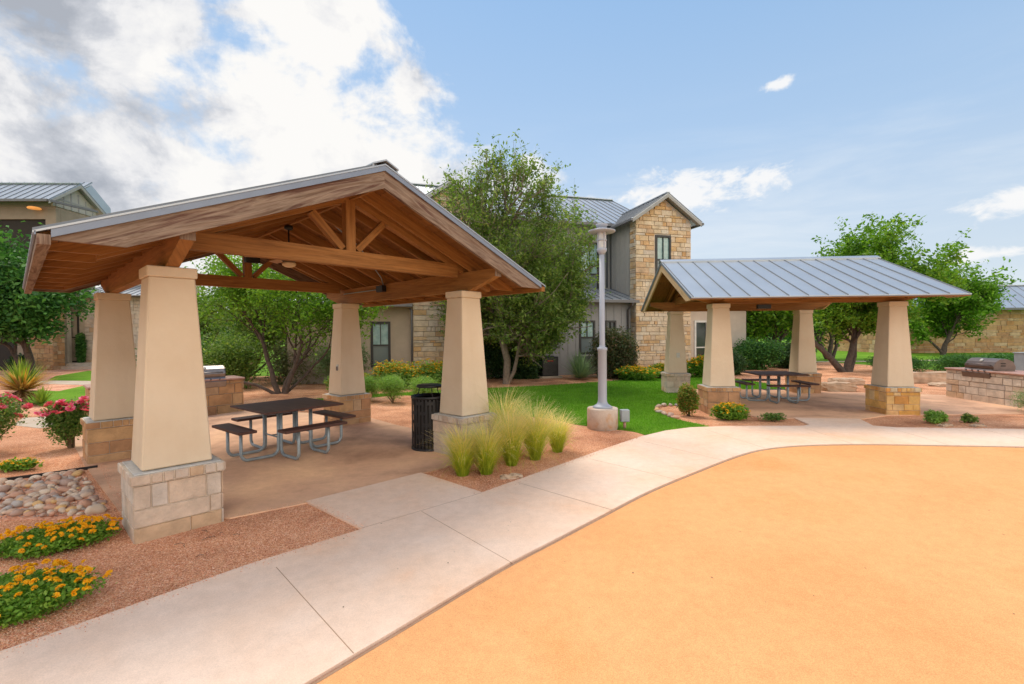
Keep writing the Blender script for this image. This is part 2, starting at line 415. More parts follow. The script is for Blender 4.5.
# many small faces at once ------------------------------------------------
def quads_mesh(name, V, mat, parent=None, uv=None):
    """V: (n,k,3) array of k-gons"""
    n, k = V.shape[0], V.shape[1]
    me = bpy.data.meshes.new(name)
    me.vertices.add(n*k); me.vertices.foreach_set('co', V.reshape(-1).astype(np.float32))
    me.loops.add(n*k); me.loops.foreach_set('vertex_index', np.arange(n*k, dtype=np.int32))
    me.polygons.add(n); me.polygons.foreach_set('loop_start', np.arange(0, n*k, k, dtype=np.int32))
    me.polygons.foreach_set('loop_total', np.full(n, k, dtype=np.int32))
    if uv is not None:
        l = me.uv_layers.new(name='UVMap'); l.data.foreach_set('uv', uv.reshape(-1).astype(np.float32))
    me.materials.append(MATS[mat]); me.update(calc_edges=True)
    o = bpy.data.objects.new(name, me); COL.objects.link(o)
    if parent: o.parent = parent
    return o
def leaves(centers, size, rng, up=.4, aspect=.5, jit=.5):
    """a folded diamond leaf (4 verts) at each centre"""
    n = len(centers)
    nrm = rng.normal(size=(n, 3)); nrm[:, 2] = np.abs(nrm[:, 2])+up
    nrm /= np.linalg.norm(nrm, axis=1)[:, None]
    a = rng.normal(size=(n, 3)); a -= (a*nrm).sum(1)[:, None]*nrm; a /= np.linalg.norm(a, axis=1)[:, None]+1e-9
    b = np.cross(nrm, a)
    s = size*(1+jit*rng.uniform(-1, 1, size=(n, 1)))
    return np.stack([centers-a*s, centers-b*s*aspect+nrm*s*.12, centers+a*s, centers+b*s*aspect+nrm*s*.12], 1)
# ------------------------------------------------------------------ vegetation
def grow(rng, mb, tw, p, d, L, r, lvl, P):
    nseg = 5 if lvl < P['levels'] else 4
    pts = [p.copy()]; rad = [r]; q = p.copy(); dd = d.copy(); C = P['c']; RR = P['r']
    end = r*(.55 if lvl < P['levels'] else .3)
    for i in range(nseg):
        dd = dd+rng.normal(size=3)*P['wig']+np.array([0, 0, P['up'][min(lvl, len(P['up'])-1)]])
        dd /= np.linalg.norm(dd); q = q+dd*L/nseg
        e = (q-C)/RR
        if lvl > 0 and (e**2).sum() > 1.0+P.get('noise', .16)*rng.normal(): break
        pts.append(q.copy()); rad.append(r+(end-r)*(i+1)/nseg)
    if len(pts) < 2: return
    if r > P.get('minr', .004): mb.tube([tuple(x) for x in pts], rad, 7 if lvl == 0 else (5 if lvl < 3 else 3), caps=False)
    if lvl >= P['levels']:
        tw += pts[1:]; return
    if lvl >= P['levels']-1: tw += pts[1:]
    elif lvl == P['levels']-2: tw += pts[3:]
    k = P['kids'][min(lvl, len(P['kids'])-1)]
    for j in range(k):
        t = P['start'][min(lvl, len(P['start'])-1)]+(1-P['start'][min(lvl, len(P['start'])-1)])*(j+.5*rng.random()+.4)/k
        t = min(t, 1.); x = t*(len(pts)-1); i = min(int(x), len(pts)-2); f = x-i
        b = pts[i]*(1-f)+pts[i+1]*f; rr = rad[i]*(1-f)+rad[i+1]*f
        ax = pts[i+1]-pts[i]; ax /= np.linalg.norm(ax)
        s = rng.normal(size=3); s -= s@ax*ax; s /= np.linalg.norm(s)
        an = P['ang'][min(lvl, len(P['ang'])-1)]*(.8+.4*rng.random())
        nd = ax*math.cos(an)+s*math.sin(an)
        grow(rng, mb, tw, b, nd, L*P['ratio']*(.75+.5*rng.random())*(1.15-.3*t), rr*.62, lvl+1, P)
def make_tree(name, label, x, y, P, leaf, nleaf, lsize, sig, bark='bark', group=None, seed=1, cat='tree', z=0, aspect=.5):
    rng = np.random.default_rng(seed)
    root = thing(name, label, cat, (x, y, z), 0, group)
    mb = MB(); tw = []
    P = dict(P); P['c'] = np.array(P['c'], float); P['r'] = np.array(P['r'], float)
    for (dx, dy, dr, L, r) in P['trunks']:
        d = np.array(dr, float); d /= np.linalg.norm(d)
        grow(rng, mb, tw, np.array([dx, dy, -.05]), d, L, r, 0, P)
    mb.build('trunk', bark, root, recalc=False)
    tw = np.array(tw)
    k = rng.integers(0, len(tw), nleaf)
    dens = rng.random(len(tw))**.7
    keep = rng.random(nleaf) < dens[k]*.75+.25
    cen = tw[k[keep]]+rng.normal(size=(keep.sum(), 3))*np.array([sig, sig, sig*.8])
    quads_mesh('foliage', leaves(cen, lsize, rng, .3, aspect), leaf, root)
    return root
def blob_points(rng, n, lobes, shell=.55):
    L = np.array([l[3]*l[4]*l[5] for l in lobes])**.67; pr = L/L.sum()
    k = rng.choice(len(lobes), n, p=pr); A = np.array(lobes)[k]
    d = rng.normal(size=(n, 3)); d /= np.linalg.norm(d, axis=1)[:, None]
    r = shell+(1-shell)*rng.random(n)**.6; r = r*(1+.10*rng.normal(size=n))
    p = A[:, :3]+d*r[:, None]*A[:, 3:6]
    p[:, 2] = np.maximum(p[:, 2], .02+rng.random(n)*.05)
    return p
def make_bush(name, label, x, y, rx, ry, h, leaf, n, lsize, seed=1, group=None, cat='bush', stems=7, lobes=7, lift=0., rz=0, shell=.3, aspect=.5, stemmat='stem', up=.4, z=0):
    rng = np.random.default_rng(seed)
    root = thing(name, label, cat, (x, y, z), rz, group)
    LB = []
    for i in range(lobes):
        a = rng.random()*6.28; q = rng.random()**.5*.55
        s = .42+.25*rng.random()
        zz = lift+(h-lift)*(.3+.38*rng.random())
        LB.append((math.cos(a)*rx*q, math.sin(a)*ry*q, zz, rx*s, ry*s, min((h-lift)*s*.9, h-zz)))
    LB.append((0, 0, lift+(h-lift)*.42, rx*.7, ry*.7, (h-lift)*.45))
    pts = blob_points(rng, n, LB, shell)
    mb = MB()
    for i in range(stems):
        a = 6.28*i/stems+rng.random(); t = pts[rng.integers(0, len(pts))]
        mb.tube([(math.cos(a)*.03, math.sin(a)*.03, -.02), (t[0]*.35, t[1]*.35, t[2]*.4), tuple(t*.92)], [.012+.006*h, .008+.004*h, .003], 4, False)
    mb.build('stems', stemmat, root, recalc=False)
    quads_mesh('foliage', leaves(pts, lsize, rng, up, aspect), leaf, root)
    return root, pts, rng
def flower_head(mb_quads, c, s, rng, n=7):
    """a small domed cluster of petals"""
    for i in range(n):
        a = rng.random()*6.28; r = s*math.sqrt(rng.random())
        p = np.array([c[0]+math.cos(a)*r, c[1]+math.sin(a)*r, c[2]+s*.85*math.sqrt(max(0, 1-(r/s)**2))])
        mb_quads.append(p)
def add_flowers(root, pts, rng, n, s, mat, top=.45, per=7, psize=.3, name='flowers'):
    zmax = pts[:, 2].max()
    cand = pts[(pts[:, 2] > zmax*top)]
    # keep outermost ones
    rr = np.linalg.norm(cand*np.array([1, 1, 1.6]), axis=1)
    cand = cand[rr > np.quantile(rr, .45)]
    k = rng.choice(len(cand), n, replace=len(cand) < n)
    L = []
    for c in cand[k]: flower_head(L, c*1.03+np.array([0, 0, s*.3]), s, rng, per)
    o = quads_mesh(name, leaves(np.array(L), s*psize, rng, 1.2, .9), mat, root)
    if n > 100 or per > 0: o['kind'] = 'stuff'
    return o
def lantana(label, x, y, rx, ry, h, n, nf, seed, group=None, rz=0, individual=False, lsize=.028, fs=.026, leaf='leaf_lantana', petal='petal_orange', cat='flowering plant', name='lantana_bush'):
    root, pts, rng = make_bush(name, label, x, y, rx, ry, h, leaf, n, lsize, seed, group, cat, 6, 12, 0, rz, .2, .6)
    if not individual:
        add_flowers(root, pts, rng, nf, fs, petal, .35, 6, .5)
        return root
    zmax = pts[:, 2].max()
    tops = pts[pts[:, 2] > zmax*.3]
    # the top surface of the clump: highest point per cell
    cell = {}
    for p in tops:
        kk = (round(p[0]/.052), round(p[1]/.052))
        if kk not in cell or cell[kk][2] < p[2]: cell[kk] = p
    cells = list(cell.values()); rng.shuffle(cells)
    protos = []
    for v in range(3):
        L = []; flower_head(L, (0, 0, 0), fs*1.12, rng, 60)
        me = quads_mesh('flower_head', leaves(np.array(L), fs*.34, rng, .2, .95), petal, root)
        protos.append(me)
    for i, p in enumerate(cells[:nf]):
        o = protos[i % 3] if i < 3 else protos[i % 3].copy()
        if i >= 3: COL.objects.link(o); o.parent = root
        o.location = (p[0]*1.04, p[1]*1.04, p[2]+.012+.02*rng.random())
        o.rotation_euler = (rng.normal()*.35, rng.normal()*.35, rng.random()*6)
        s = .75+.5*rng.random(); o.scale = (s, s, s)
    return root
def rose(label, x, y, r, h, seed, n, nf, z=0):
    root, pts, rng = make_bush('rose_bush', label, x, y, r, r, h, 'leaf_rose', n, .020, seed, 'pink rose bushes', 'rose bush', 12, 9, h*.22, 0, .25, .6)
    # blossoms as parts
    def bloom():
        V = []
        for ring, (cnt, rr, tilt) in enumerate(((5, .022, 1.1), (6, .034, .75), (8, .046, .35))):
            for k in range(cnt):
                a = 6.28*k/cnt+ring*.5; d = np.array([math.cos(a), math.sin(a), 0]); t = np.array([-d[1], d[0], 0])
                tip = d*rr*math.cos(tilt)+np.array([0, 0, rr*math.sin(tilt)])
                V.append([d*.004, d*rr*.4+t*rr*.5+tip*.3, tip+d*.004, d*rr*.4-t*rr*.5+tip*.3])
        return quads_mesh('blossom', np.array(V), 'petal_pink', root)
    pr = bloom()
    zs = pts[:, 2]; cand = pts[zs > h*.45]; rr = np.linalg.norm(cand-np.array([0, 0, h*.5]), axis=1)
    cand = cand[rr > np.quantile(rr, .6)]
    w = np.clip(cand[:, 2]/h-.3, .05, 1)**2; w /= w.sum()
    for i, k in enumerate(rng.choice(len(cand), nf, replace=False, p=w)):
        o = pr if i == 0 else pr.copy()
        if i: COL.objects.link(o); o.parent = root
        p = cand[k]; o.location = (p[0]*1.08, p[1]*1.08, p[2]+.03)
        o.rotation_euler = (rng.normal()*.5, rng.normal()*.5, rng.random()*6); s = 1.25+.7*rng.random(); o.scale = (s, s, s)
    return root
def blades(rng, n, base_r, length, spread, width, droop, nseg=4, taper=1., base_z=0., stiff=False, hemi=None):
    """(quads, uv) arching blades from a crown"""
    Q = []; U = []
    for i in range(n):
        a = rng.random()*6.2832
        if hemi is None: el = spread*abs(rng.normal()) if not stiff else spread*rng.random()**.6
        else: el = hemi[0]+(hemi[1]-hemi[0])*rng.random()
        L = length*(.7+.45*rng.random()); br = base_r*math.sqrt(rng.random()); ba = a+rng.normal()*.8
        p = np.array([br*math.cos(ba), br*math.sin(ba), base_z]); az = a
        hd = np.array([math.cos(az), math.sin(az), 0]); sd = np.array([-hd[1], hd[0], 0])
        th = el; w0 = width*(.7+.6*rng.random()); bend = droop*(.5+rng.random())
        pp = [p]; 
        for k in range(nseg):
            p = p+(hd*math.sin(th)+np.array([0, 0, math.cos(th)]))*L/nseg; th += bend/nseg*(k+1)*.6; pp.append(p)
        for k in range(nseg):
            wa = w0*(1-(k/nseg)**1.6*taper); wb = w0*(1-((k+1)/nseg)**1.6*taper)
            Q.append([pp[k]-sd*wa, pp[k]+sd*wa, pp[k+1]+sd*wb, pp[k+1]-sd*wb])
            U.append([(0, k/nseg), (1, k/nseg), (1, (k+1)/nseg), (0, (k+1)/nseg)])
    return np.array(Q), np.array(U)
def blade_obj(name, Q, U, mat, parent, nseg):
    """weld each blade into one strip so that it is one island"""
    n = len(Q)//nseg; vs = []; fs = []; uv = []
    for i in range(n):
        o = len(vs)
        for k in range(nseg):
            q = Q[i*nseg+k]
            if k == 0: vs += [tuple(q[0]), tuple(q[1])]
            vs += [tuple(q[3]), tuple(q[2])]
            fs.append((o+2*k, o+2*k+1, o+2*k+3, o+2*k+2)); uv += [tuple(x) for x in U[i*nseg+k]]
    me = bpy.data.meshes.new(name); me.from_pydata(vs, [], fs)
    l = me.uv_layers.new(name='UVMap'); l.data.foreach_set('uv', [c for p in uv for c in p])
    me.materials.append(MATS[mat]); me.polygons.foreach_set('use_smooth', [True]*len(fs)); me.update()
    o = bpy.data.objects.new(name, me); COL.objects.link(o)
    if parent: o.parent = parent
    return o
def feather_grass(label, x, y, h, n, seed, spread=.22):
    rng = np.random.default_rng(seed)
    root = thing('feather_grass', label, 'ornamental grass', (x, y, 0), 0, 'feather grass clumps by the column')
    Q, U = blades(rng, int(n*1.5), .065, h*.92, spread*1.15, .0032, .8, 5, .75); blade_obj('blades', Q, U, 'feather_grass', root, 5)
    Q, U = blades(rng, n//2, .08, h*.62, spread*1.9, .003, 1.0, 5, .75); U[:, :, 1] *= .45
    blade_obj('young_blades', Q, U, 'feather_grass', root, 5)
    return root
def yucca(name, label, x, y, h0, L, n, mats, seed, w=.022, z=0):
    rng = np.random.default_rng(seed)
    root = thing(name, label, 'yucca', (x, y, z))
    if h0 > .1:
        mb = MB(); mb.tube([(0, 0, -.03), (.01, 0, h0*.5), (0, 0, h0)], [.07, .08, .06], 8); mb.build('trunk', 'bark_dark', root)
    lo = [(-.05, .75), (.7, 1.45), (1.3, 2.3)]
    for (mat, nm, fr), hm in zip(mats, lo):
        Q, U = blades(rng, int(n*fr), .04, L, 1, w, .12, 3, 1., h0, True, hm)
        blade_obj(nm, Q, U, mat, root, 3)
    return root
# ------------------------------------------------------------------ camera, light, sky
F = 473.5485
cam = bpy.data.cameras.new('camera'); camo = bpy.data.objects.new('camera', cam); COL.objects.link(camo)
cam.sensor_width = 36; cam.lens = F*36/1024; cam.clip_start = .05; cam.clip_end = 3000
camo.matrix_world = Matrix.Translation((0, 0, 1.9)) @ Matrix.Rotation(R(90-.9147), 4, 'X') @ Matrix.Rotation(R(-.4325), 4, 'Z')
scene.camera = camo
SUN_AZ, SUN_EL = -25, 60          # degrees clockwise from +Y, above horizon
sl = bpy.data.lights.new('sun', 'SUN'); so = bpy.data.objects.new('sun', sl); COL.objects.link(so)
sl.energy = 2.0; sl.angle = R(22); sl.color = (1, .89, .74)
sv = Vector((math.sin(R(SUN_AZ))*math.cos(R(SUN_EL)), math.cos(R(SUN_AZ))*math.cos(R(SUN_EL)), math.sin(R(SUN_EL))))
so.rotation_euler = sv.to_track_quat('Z', 'Y').to_euler()
so.location = sv*60

w = bpy.data.worlds.new('World'); scene.world = w; w.use_nodes = True
nt = w.node_tree
for n in list(nt.nodes): nt.nodes.remove(n)
wo = N(nt, 'ShaderNodeOutputWorld'); bg = N(nt, 'ShaderNodeBackground'); nt.links.new(bg.outputs[0], wo.inputs[0])
sky = N(nt, 'ShaderNodeTexSky', sky_type='NISHITA'); sky.sun_disc = False
sky.sun_elevation = R(SUN_EL); sky.sun_rotation = R(SUN_AZ); sky.air_density = 1.0; sky.dust_density = .6; sky.ozone_density = 1.6
bg.inputs[1].default_value = .10
tc = N(nt, 'ShaderNodeTexCoord'); D = tc.outputs['Generated']
sx = N(nt, 'ShaderNodeSeparateXYZ'); nt.links.new(D, sx.inputs[0]); X, Y, Z = sx.outputs
az = math_(nt, 'ARCTAN2', X, Y); el = math_(nt, 'ARCSINE', Z)
den = math_(nt, 'ADD', math_(nt, 'MAXIMUM', Z, 0), .16)
cx = N(nt, 'ShaderNodeCombineXYZ'); nt.links.new(math_(nt, 'DIVIDE', X, den), cx.inputs[0]); nt.links.new(math_(nt, 'DIVIDE', Y, den), cx.inputs[1])
mpd = N(nt, 'ShaderNodeMapping'); mpd.inputs['Scale'].default_value = (1, 1, 1.7); nt.links.new(D, mpd.inputs[0]); P = mpd.outputs[0]
n1 = noise(nt, 3.1, 13, .58, P, .25)
mp = N(nt, 'ShaderNodeMapping'); mp.inputs['Location'].default_value = (3.1, 7.7, 0); nt.links.new(P, mp.inputs[0])
n2 = noise(nt, 5.2, 12, .60, mp.outputs[0], .35)
nf = noise(nt, 9, 8, .6, D, .2)
def blob(a, e, ra, re_):
    u = math_(nt, 'DIVIDE', math_(nt, 'SUBTRACT', az, R(a)), R(ra)); v = math_(nt, 'DIVIDE', math_(nt, 'SUBTRACT', el, R(e)), R(re_))
    d2 = math_(nt, 'ADD', math_(nt, 'MULTIPLY', u, u), math_(nt, 'MULTIPLY', v, v))
    return math_(nt, 'SUBTRACT', 1, math_(nt, 'SQRT', d2))
def add(a, b): return math_(nt, 'ADD', a, b)
def mul(a, b): return math_(nt, 'MULTIPLY', a, b)
def mx(a, b): return math_(nt, 'MAXIMUM', a, b)
# the bank of cumulus on the left of the view and behind the viewer
bias = mx(blob(-22, 16, 22, 17), blob(-47, 12, 22, 22))
bias = mx(bias, blob(-46, 33, 22, 14)); bias = mx(bias, blob(-20, 33, 9, 9)); bias = mx(bias, blob(-100, 30, 45, 50)); bias = mx(bias, blob(150, 35, 70, 40))
dn = add(mul(bias, .82), mul(math_(nt, 'SUBTRACT', n1, .52), 2.6))
fine = mul(math_(nt, 'SUBTRACT', nf, .5), 1.1)
dens = smooth(nt, add(dn, fine), .0, .34)
# small separate clouds
small = mx(mx(blob(19.5, 15.7, 9, 2.6), blob(26.5, 16.2, 5, 1.6)), mx(blob(47, 10.5, 5, 1.5), blob(2.5, 19.5, 3.0, 2.2)))
small = mx(small, mx(blob(29, 24.5, 2.0, .7), blob(45.5, 6.5, 4, .9)))

nfs = noise(nt, 17, 9, .62, mpd.outputs[0], .3)
sdens = smooth(nt, add(mul(small, 1.05), mul(math_(nt, 'SUBTRACT', nfs, .5), 3.4)), .05, .8)
# thin veil near the horizon
n3 = N(nt, 'ShaderNodeMapping'); n3.inputs['Scale'].default_value = (1.5, 1.5, 9); nt.links.new(D, n3.inputs[0])
veil = mul(smooth(nt, noise(nt, 1.6, 7, .6, n3.outputs[0], .5), .38, .68), math_(nt, 'SUBTRACT', 1, smooth(nt, el, R(6), R(27))))
haze = math_(nt, 'SUBTRACT', 1, smooth(nt, el, R(-2), R(24)))
# cloud tone: sunlit white with grey bellies
K = 10.0
tone = add(add(mul(math_(nt, 'SUBTRACT', n2, .5), 1.9), mul(math_(nt, 'SUBTRACT', nf, .5), 1.5)), .56)
tone = add(tone, mul(mx(blob(-20, 24, 15, 13), -.2), .45)); tone = math_(nt, 'SUBTRACT', tone, mul(mx(blob(-44, 31, 17, 11), 0), .42))
ccol = ramp(nt, tone, [(.0, (.29, .31, .35)), (.25, (.41, .425, .46)), (.46, (.575, .575, .585)), (.68, (.66, .65, .635))])
cs = N(nt, 'ShaderNodeVectorMath', operation='SCALE'); nt.links.new(ccol, cs.inputs[0]); cs.inputs['Scale'].default_value = K; ccol = cs.outputs[0]
back = smooth(nt, mul(Y, -1), -.05, .5)
ccol = mixc(nt, ccol, (1.7*K, 1.50*K, 1.24*K), back)  # brighter, warmer cloud colour added behind the viewer as front fill light
grad = ramp(nt, math_(nt, 'DIVIDE', el, R(60)), [(0, (.47, .51, .555)), (.14, (.42, .49, .565)), (.33, (.315, .435, .585)), (.62, (.205, .355, .565)), (1, (.16, .30, .52))])
gk = mixc(nt, grad, (K, K, K), 1., 'MULTIPLY') if 0 else N(nt, 'ShaderNodeVectorMath', operation='SCALE')
nt.links.new(grad, gk.inputs[0]); gk.inputs['Scale'].default_value = 10.0
base = mixc(nt, sky.outputs[0], gk.outputs[0], .80)
c = mixc(nt, base, (.50*K, .56*K, .62*K), mul(haze, .25))
c = mixc(nt, c, (.56*K, .60*K, .64*K), mul(veil, .6))
c = mixc(nt, c, (.66*K, .655*K, .65*K), mul(sdens, .9))
c = mixc(nt, c, ccol, dens)
nt.links.new(c, bg.inputs[0])
scene.view_settings.view_transform = 'Standard'; scene.view_settings.look = 'None'
scene.view_settings.exposure = .57; scene.view_settings.gamma = 1; scene.view_settings.use_curve_mapping = False
scene.render.engine = 'CYCLES'

# ------------------------------------------------------------------ ground
sheet('terrain', [(-400, -60), (400, -60), (400, 900), (-400, 900)], -.5, -.030, 'turf')
GRAV = [(-22, -4), (14, -8), (30, -8), (30, 14), (21, 21), (20, 30), (12, 27.5), (5, 24), (-18, 22), (-13.5, 15.2), (-11.6, 12.6), (-12.6, 11.4), (-22, 9)]
sheet('gravel_ground', GRAV, -.3, 0, 'gravel')
# orange play surface
oe = [(-12, -12), (-3.3, -.2), (-1.95, 1.5), (-1.09, 2.56), (-.73, 3.0), (-.11, 3.76), (.43, 4.34), (.89, 4.83), (1.63, 5.61), (2.56, 6.45), (3.4, 7.17), (4.05, 7.6), (4.78, 7.83), (5.64, 7.89), (6.43, 7.84), (7.33, 7.74), (8.27, 7.63), (12, 7.1), (26, 5.0)]
oes = [(-12, -12)]+spline(oe[1:], 5)
sheet('play_surface', oes+[(26, -12)], -.1, .008, 'play_rubber')
# concrete walk: inner edge back to the outer edge
wi = [(-8, -3.2), (-3.09, 2.81), (-2.76, 3.20), (-2.18, 3.89), (-1.47, 4.58), (-2.36, 5.36), (-1.26, 6.45), (-.37, 5.62), (.68, 6.79), (1.5, 7.72), (2.34, 8.62), (2.95, 9.12), (3.55, 9.42), (4.4, 9.54), (5.85, 9.50), (6.05, 9.62), (6.2, 10.42), (7.5, 10.2), (7.22, 9.45), (7.5, 9.28), (9.77, 9.02), (14, 8.4), (26, 6.6)]
oo = [(x-.012 if x < 4 else x, y+.012) for x, y in oes]
sheet('walkway', wi+[(26, 5.02)]+oo[::-1], -.1, .022, 'walk_concrete')
mb = MB()
E0 = Vector((0, 0, .0235))
def strip(mb, a, b, wd, z0, z1):
    a = Vector((*a, 0)); b = Vector((*b, 0)); s = (b-a).normalized().cross(Vector((0, 0, 1)))*wd/2
    q = [a-s, a+s, b+s, b-s]
    mb.add([(p.x, p.y, z0) for p in q]+[(p.x, p.y, z1) for p in q], [(3, 2, 1, 0), (4, 5, 6, 7), (0, 1, 5, 4), (1, 2, 6, 5), (2, 3, 7, 6), (3, 0, 4, 7)])
for a, b in (((-.95, 2.77), (-1.93, 3.82)), ((-.01, 3.86), (-.98, 5.02)), ((1.05, 5.02), (.06, 5.98)), ((-2.0, 4.1), (.06, 5.98)) if 0 else ((1.05, 5.02), (.06, 5.98)),
             ((2.1, 6.06), (1.15, 7.1)), ((3.1, 6.95), (2.28, 8.2)), ((4.1, 7.66), (3.75, 9.2)), ((5.7, 7.93), (5.75, 9.3)), ((7.2, 7.8), (7.35, 9.2)), ((8.8, 7.6), (8.95, 8.95)), ((-2.0, 1.5), (-3.05, 2.5)),
             ((-1.47, 4.60), (-.37, 5.60))):
    strip(mb, a, b, .0055, .018, .0226)
o = mb.build('walkway_joint', 'joint_dark'); o['kind'] = 'structure'
mb = MB()
for a, b in zip(oes[3:-1], oes[4:]): strip(mb, (a[0]+.006, a[1]-.006), (b[0]+.006, b[1]-.006), .020, .0, .0100)
o = mb.build('expansion_joint', 'joint_dark'); o['kind'] = 'structure'
# pavilion patios
A1, A2 = R(46.4623), R(-4.6631)
def L1(u, v): return (-3.5033+u*math.cos(A1)-v*math.sin(A1), 4.8412+u*math.sin(A1)+v*math.cos(A1))
def L2(u, v): return (4.9552+u*math.cos(A2)-v*math.sin(A2), 11.3655+u*math.sin(A2)+v*math.cos(A2))
s1 = [L1(-.40, 3.5), (-4.22, 5.06), (-2.95, 4.90), (-2.33, 5.34), (-1.26, 6.43), (-.95, 6.75), (-.75, 7.3), (-.95, 8.2), (-1.5, 9.1), (-2.4, 9.9), (-2.95, 10.5), (-3.6, 11.2), (-4.6, 11.5), (-6.2, 11.9), (-6.8, 12.1), L1(-.40, 6.4)]
sheet('patio_slab', s1, -.1, .014, 'stained_concrete')
s2 = [L2(.25, .2), L2(.6, -.9), L2(1.2, -.93), L2(2.7, -.92), L2(3.5, -.45), L2(4.8, -.3), L2(6.2, -.15), L2(7.6, -.1), L2(7.65, 3.2), L2(5.2, 3.9), L2(4.5, 4.5), L2(.35, 4.6)]
sheet('patio_slab', s2, -.1, .016, 'stained_concrete')
# lawns
lawn = spline([(2.47, 8.80), (2.3, 9.15), (1.75, 9.55), (1.3, 9.9), (1.04, 10.32), (.6, 10.75), (-.2, 11.1), (-1.2, 11.9), (-1.7, 13.2), (-2.2, 14.2), (-3.4, 14.9), (-4.4, 14.4)], 4)
lawn += [(-4.5, 12.4), (-5.6, 12.7), (-6.0, 14.0)]+spline([(-4.95, 14.95), (-3.09, 15.8), (-.44, 16.8), (1.78, 17.64), (4.82, 19.34), (7.69, 20.3), (9.0, 19.4), (9.4, 17.4), (9.3, 15.5)], 4)
lawn += [L2(3.9, 4.66), L2(.30, 4.66), L2(.2, .3)]+spline([(4.6, 11.7), (4.3, 12.35), (3.85, 12.3), (3.55, 11.7), (3.5, 11.0), (3.62, 10.3), (3.9, 9.72), (3.98, 9.52)], 4)+[(3.55, 9.46), (2.97, 9.16)]
LAWN = lawn
sheet('lawn', lawn, -.1, .012, 'turf')
sheet('gravel_ground', [(-60, 9.2), (-22.1, 9.2), (-12.7, 11.5), (-11.7, 12.6), (-13.6, 15.2), (-18.1, 22), (-18, 34), (-60, 34)], -.3, -.004, 'gravel_plain')
sheet('lawn_by_roses', [(-12.0, 12.4), (-13.9, 13.7), (-17.0, 15.4), (-17.5, 17.1), (-16.1, 16.8), (-17.0, 18.9), (-14.2, 16.6), (-12.3, 14.2)], -.1, .012, 'turf')
sheet('side_path', [(-12.2, 14.4), (-14.1, 16.8), (-17.4, 19.9), (-17.4, 20.9), (-16.9, 18.75), (-15.85, 16.9)] if 0 else [(-12.3, 14.3), (-16.95, 18.95), (-19.3, 19.5), (-21.0, 20.2), (-20.5, 21.0), (-18.2, 20.6), (-16.0, 19.6), (-11.9, 14.9)], -.1, .010, 'pale_concrete')
sheet('lawn_by_entry', [(-11.7, 15.1), (-16.0, 19.75), (-18.2, 20.75), (-20.8, 21.2), (-22.6, 23.4), (-24.2, 27.0), (-19, 27.5), (-14, 22)], -.1, .012, 'turf')
sheet('side_path', [(-9.9, 9.9), (-10.9, 10.3), (-11.6, 11.2), (-10.6, 11.6), (-9.6, 10.9)], -.1, .010, 'pale_concrete')
sheet('far_path', [(8, 29.5), (60, 33.2), (60, 34.0), (8, 30.2)], -.1, -.015, 'pale_concrete')
sheet('rock_bed_soil', [(-7.4, 5.9), (-6.12, 6.66), (-4.45, 5.22), (-4.5, 4.94), (-5.4, 4.9), (-7.4, 4.95)], -.1, .006, 'gravel_plain')
# landscape edging along the river stones
mb = MB()
ed = [(-8.4, 5.2), (-7.5, 5.75), (-6.85, 6.18), (-6.4, 6.53), (-6.04, 6.86)]
for a, b in zip(ed[:-1], ed[1:]): strip(mb, a, b, .015, -.02, .045)
tag(mb.build('landscape_edging', 'black_paint'), 'thin black metal edging strip between river stones and red gravel', 'edging')

# turf blades on the lawn, denser near the viewer
rng = np.random.default_rng(3)
px = rng.uniform(-6, 9.5, 420000); py = rng.uniform(8.7, 20.2, 420000)
keep = rng.random(len(px)) < np.clip((10.5/py)**2.2, 0, 1)
px, py = px[keep], py[keep]
pl = np.array(LAWN)
ins = np.zeros(len(px), bool); j = len(pl)-1
for i in range(len(pl)):
    xi, yi = pl[i]; xj, yj = pl[j]
    cond = ((yi > py) != (yj > py)) & (px < (xj-xi)*(py-yi)/((yj-yi) or 1e-9)+xi)
    ins ^= cond; j = i
px, py = px[ins], py[ins]; n = len(px)
h = rng.uniform(.022, .05, n)*(py/11)**.3; a = rng.random(n)*6.28; wd = .0045*(py/10)
le = rng.normal(size=(n, 2))*.016
V = np.zeros((n, 3, 3)); V[:, 0, 0] = px-np.cos(a)*wd; V[:, 0, 1] = py-np.sin(a)*wd; V[:, 1, 0] = px+np.cos(a)*wd; V[:, 1, 1] = py+np.sin(a)*wd
V[:, 0, 2] = V[:, 1, 2] = .010; V[:, 2, 0] = px+le[:, 0]; V[:, 2, 1] = py+le[:, 1]; V[:, 2, 2] = .012+h
o = quads_mesh('grass', V, 'turf_blade'); o['kind'] = 'stuff'; o['label'] = 'short mown bright green grass of the lawn'; o['category'] = 'grass'
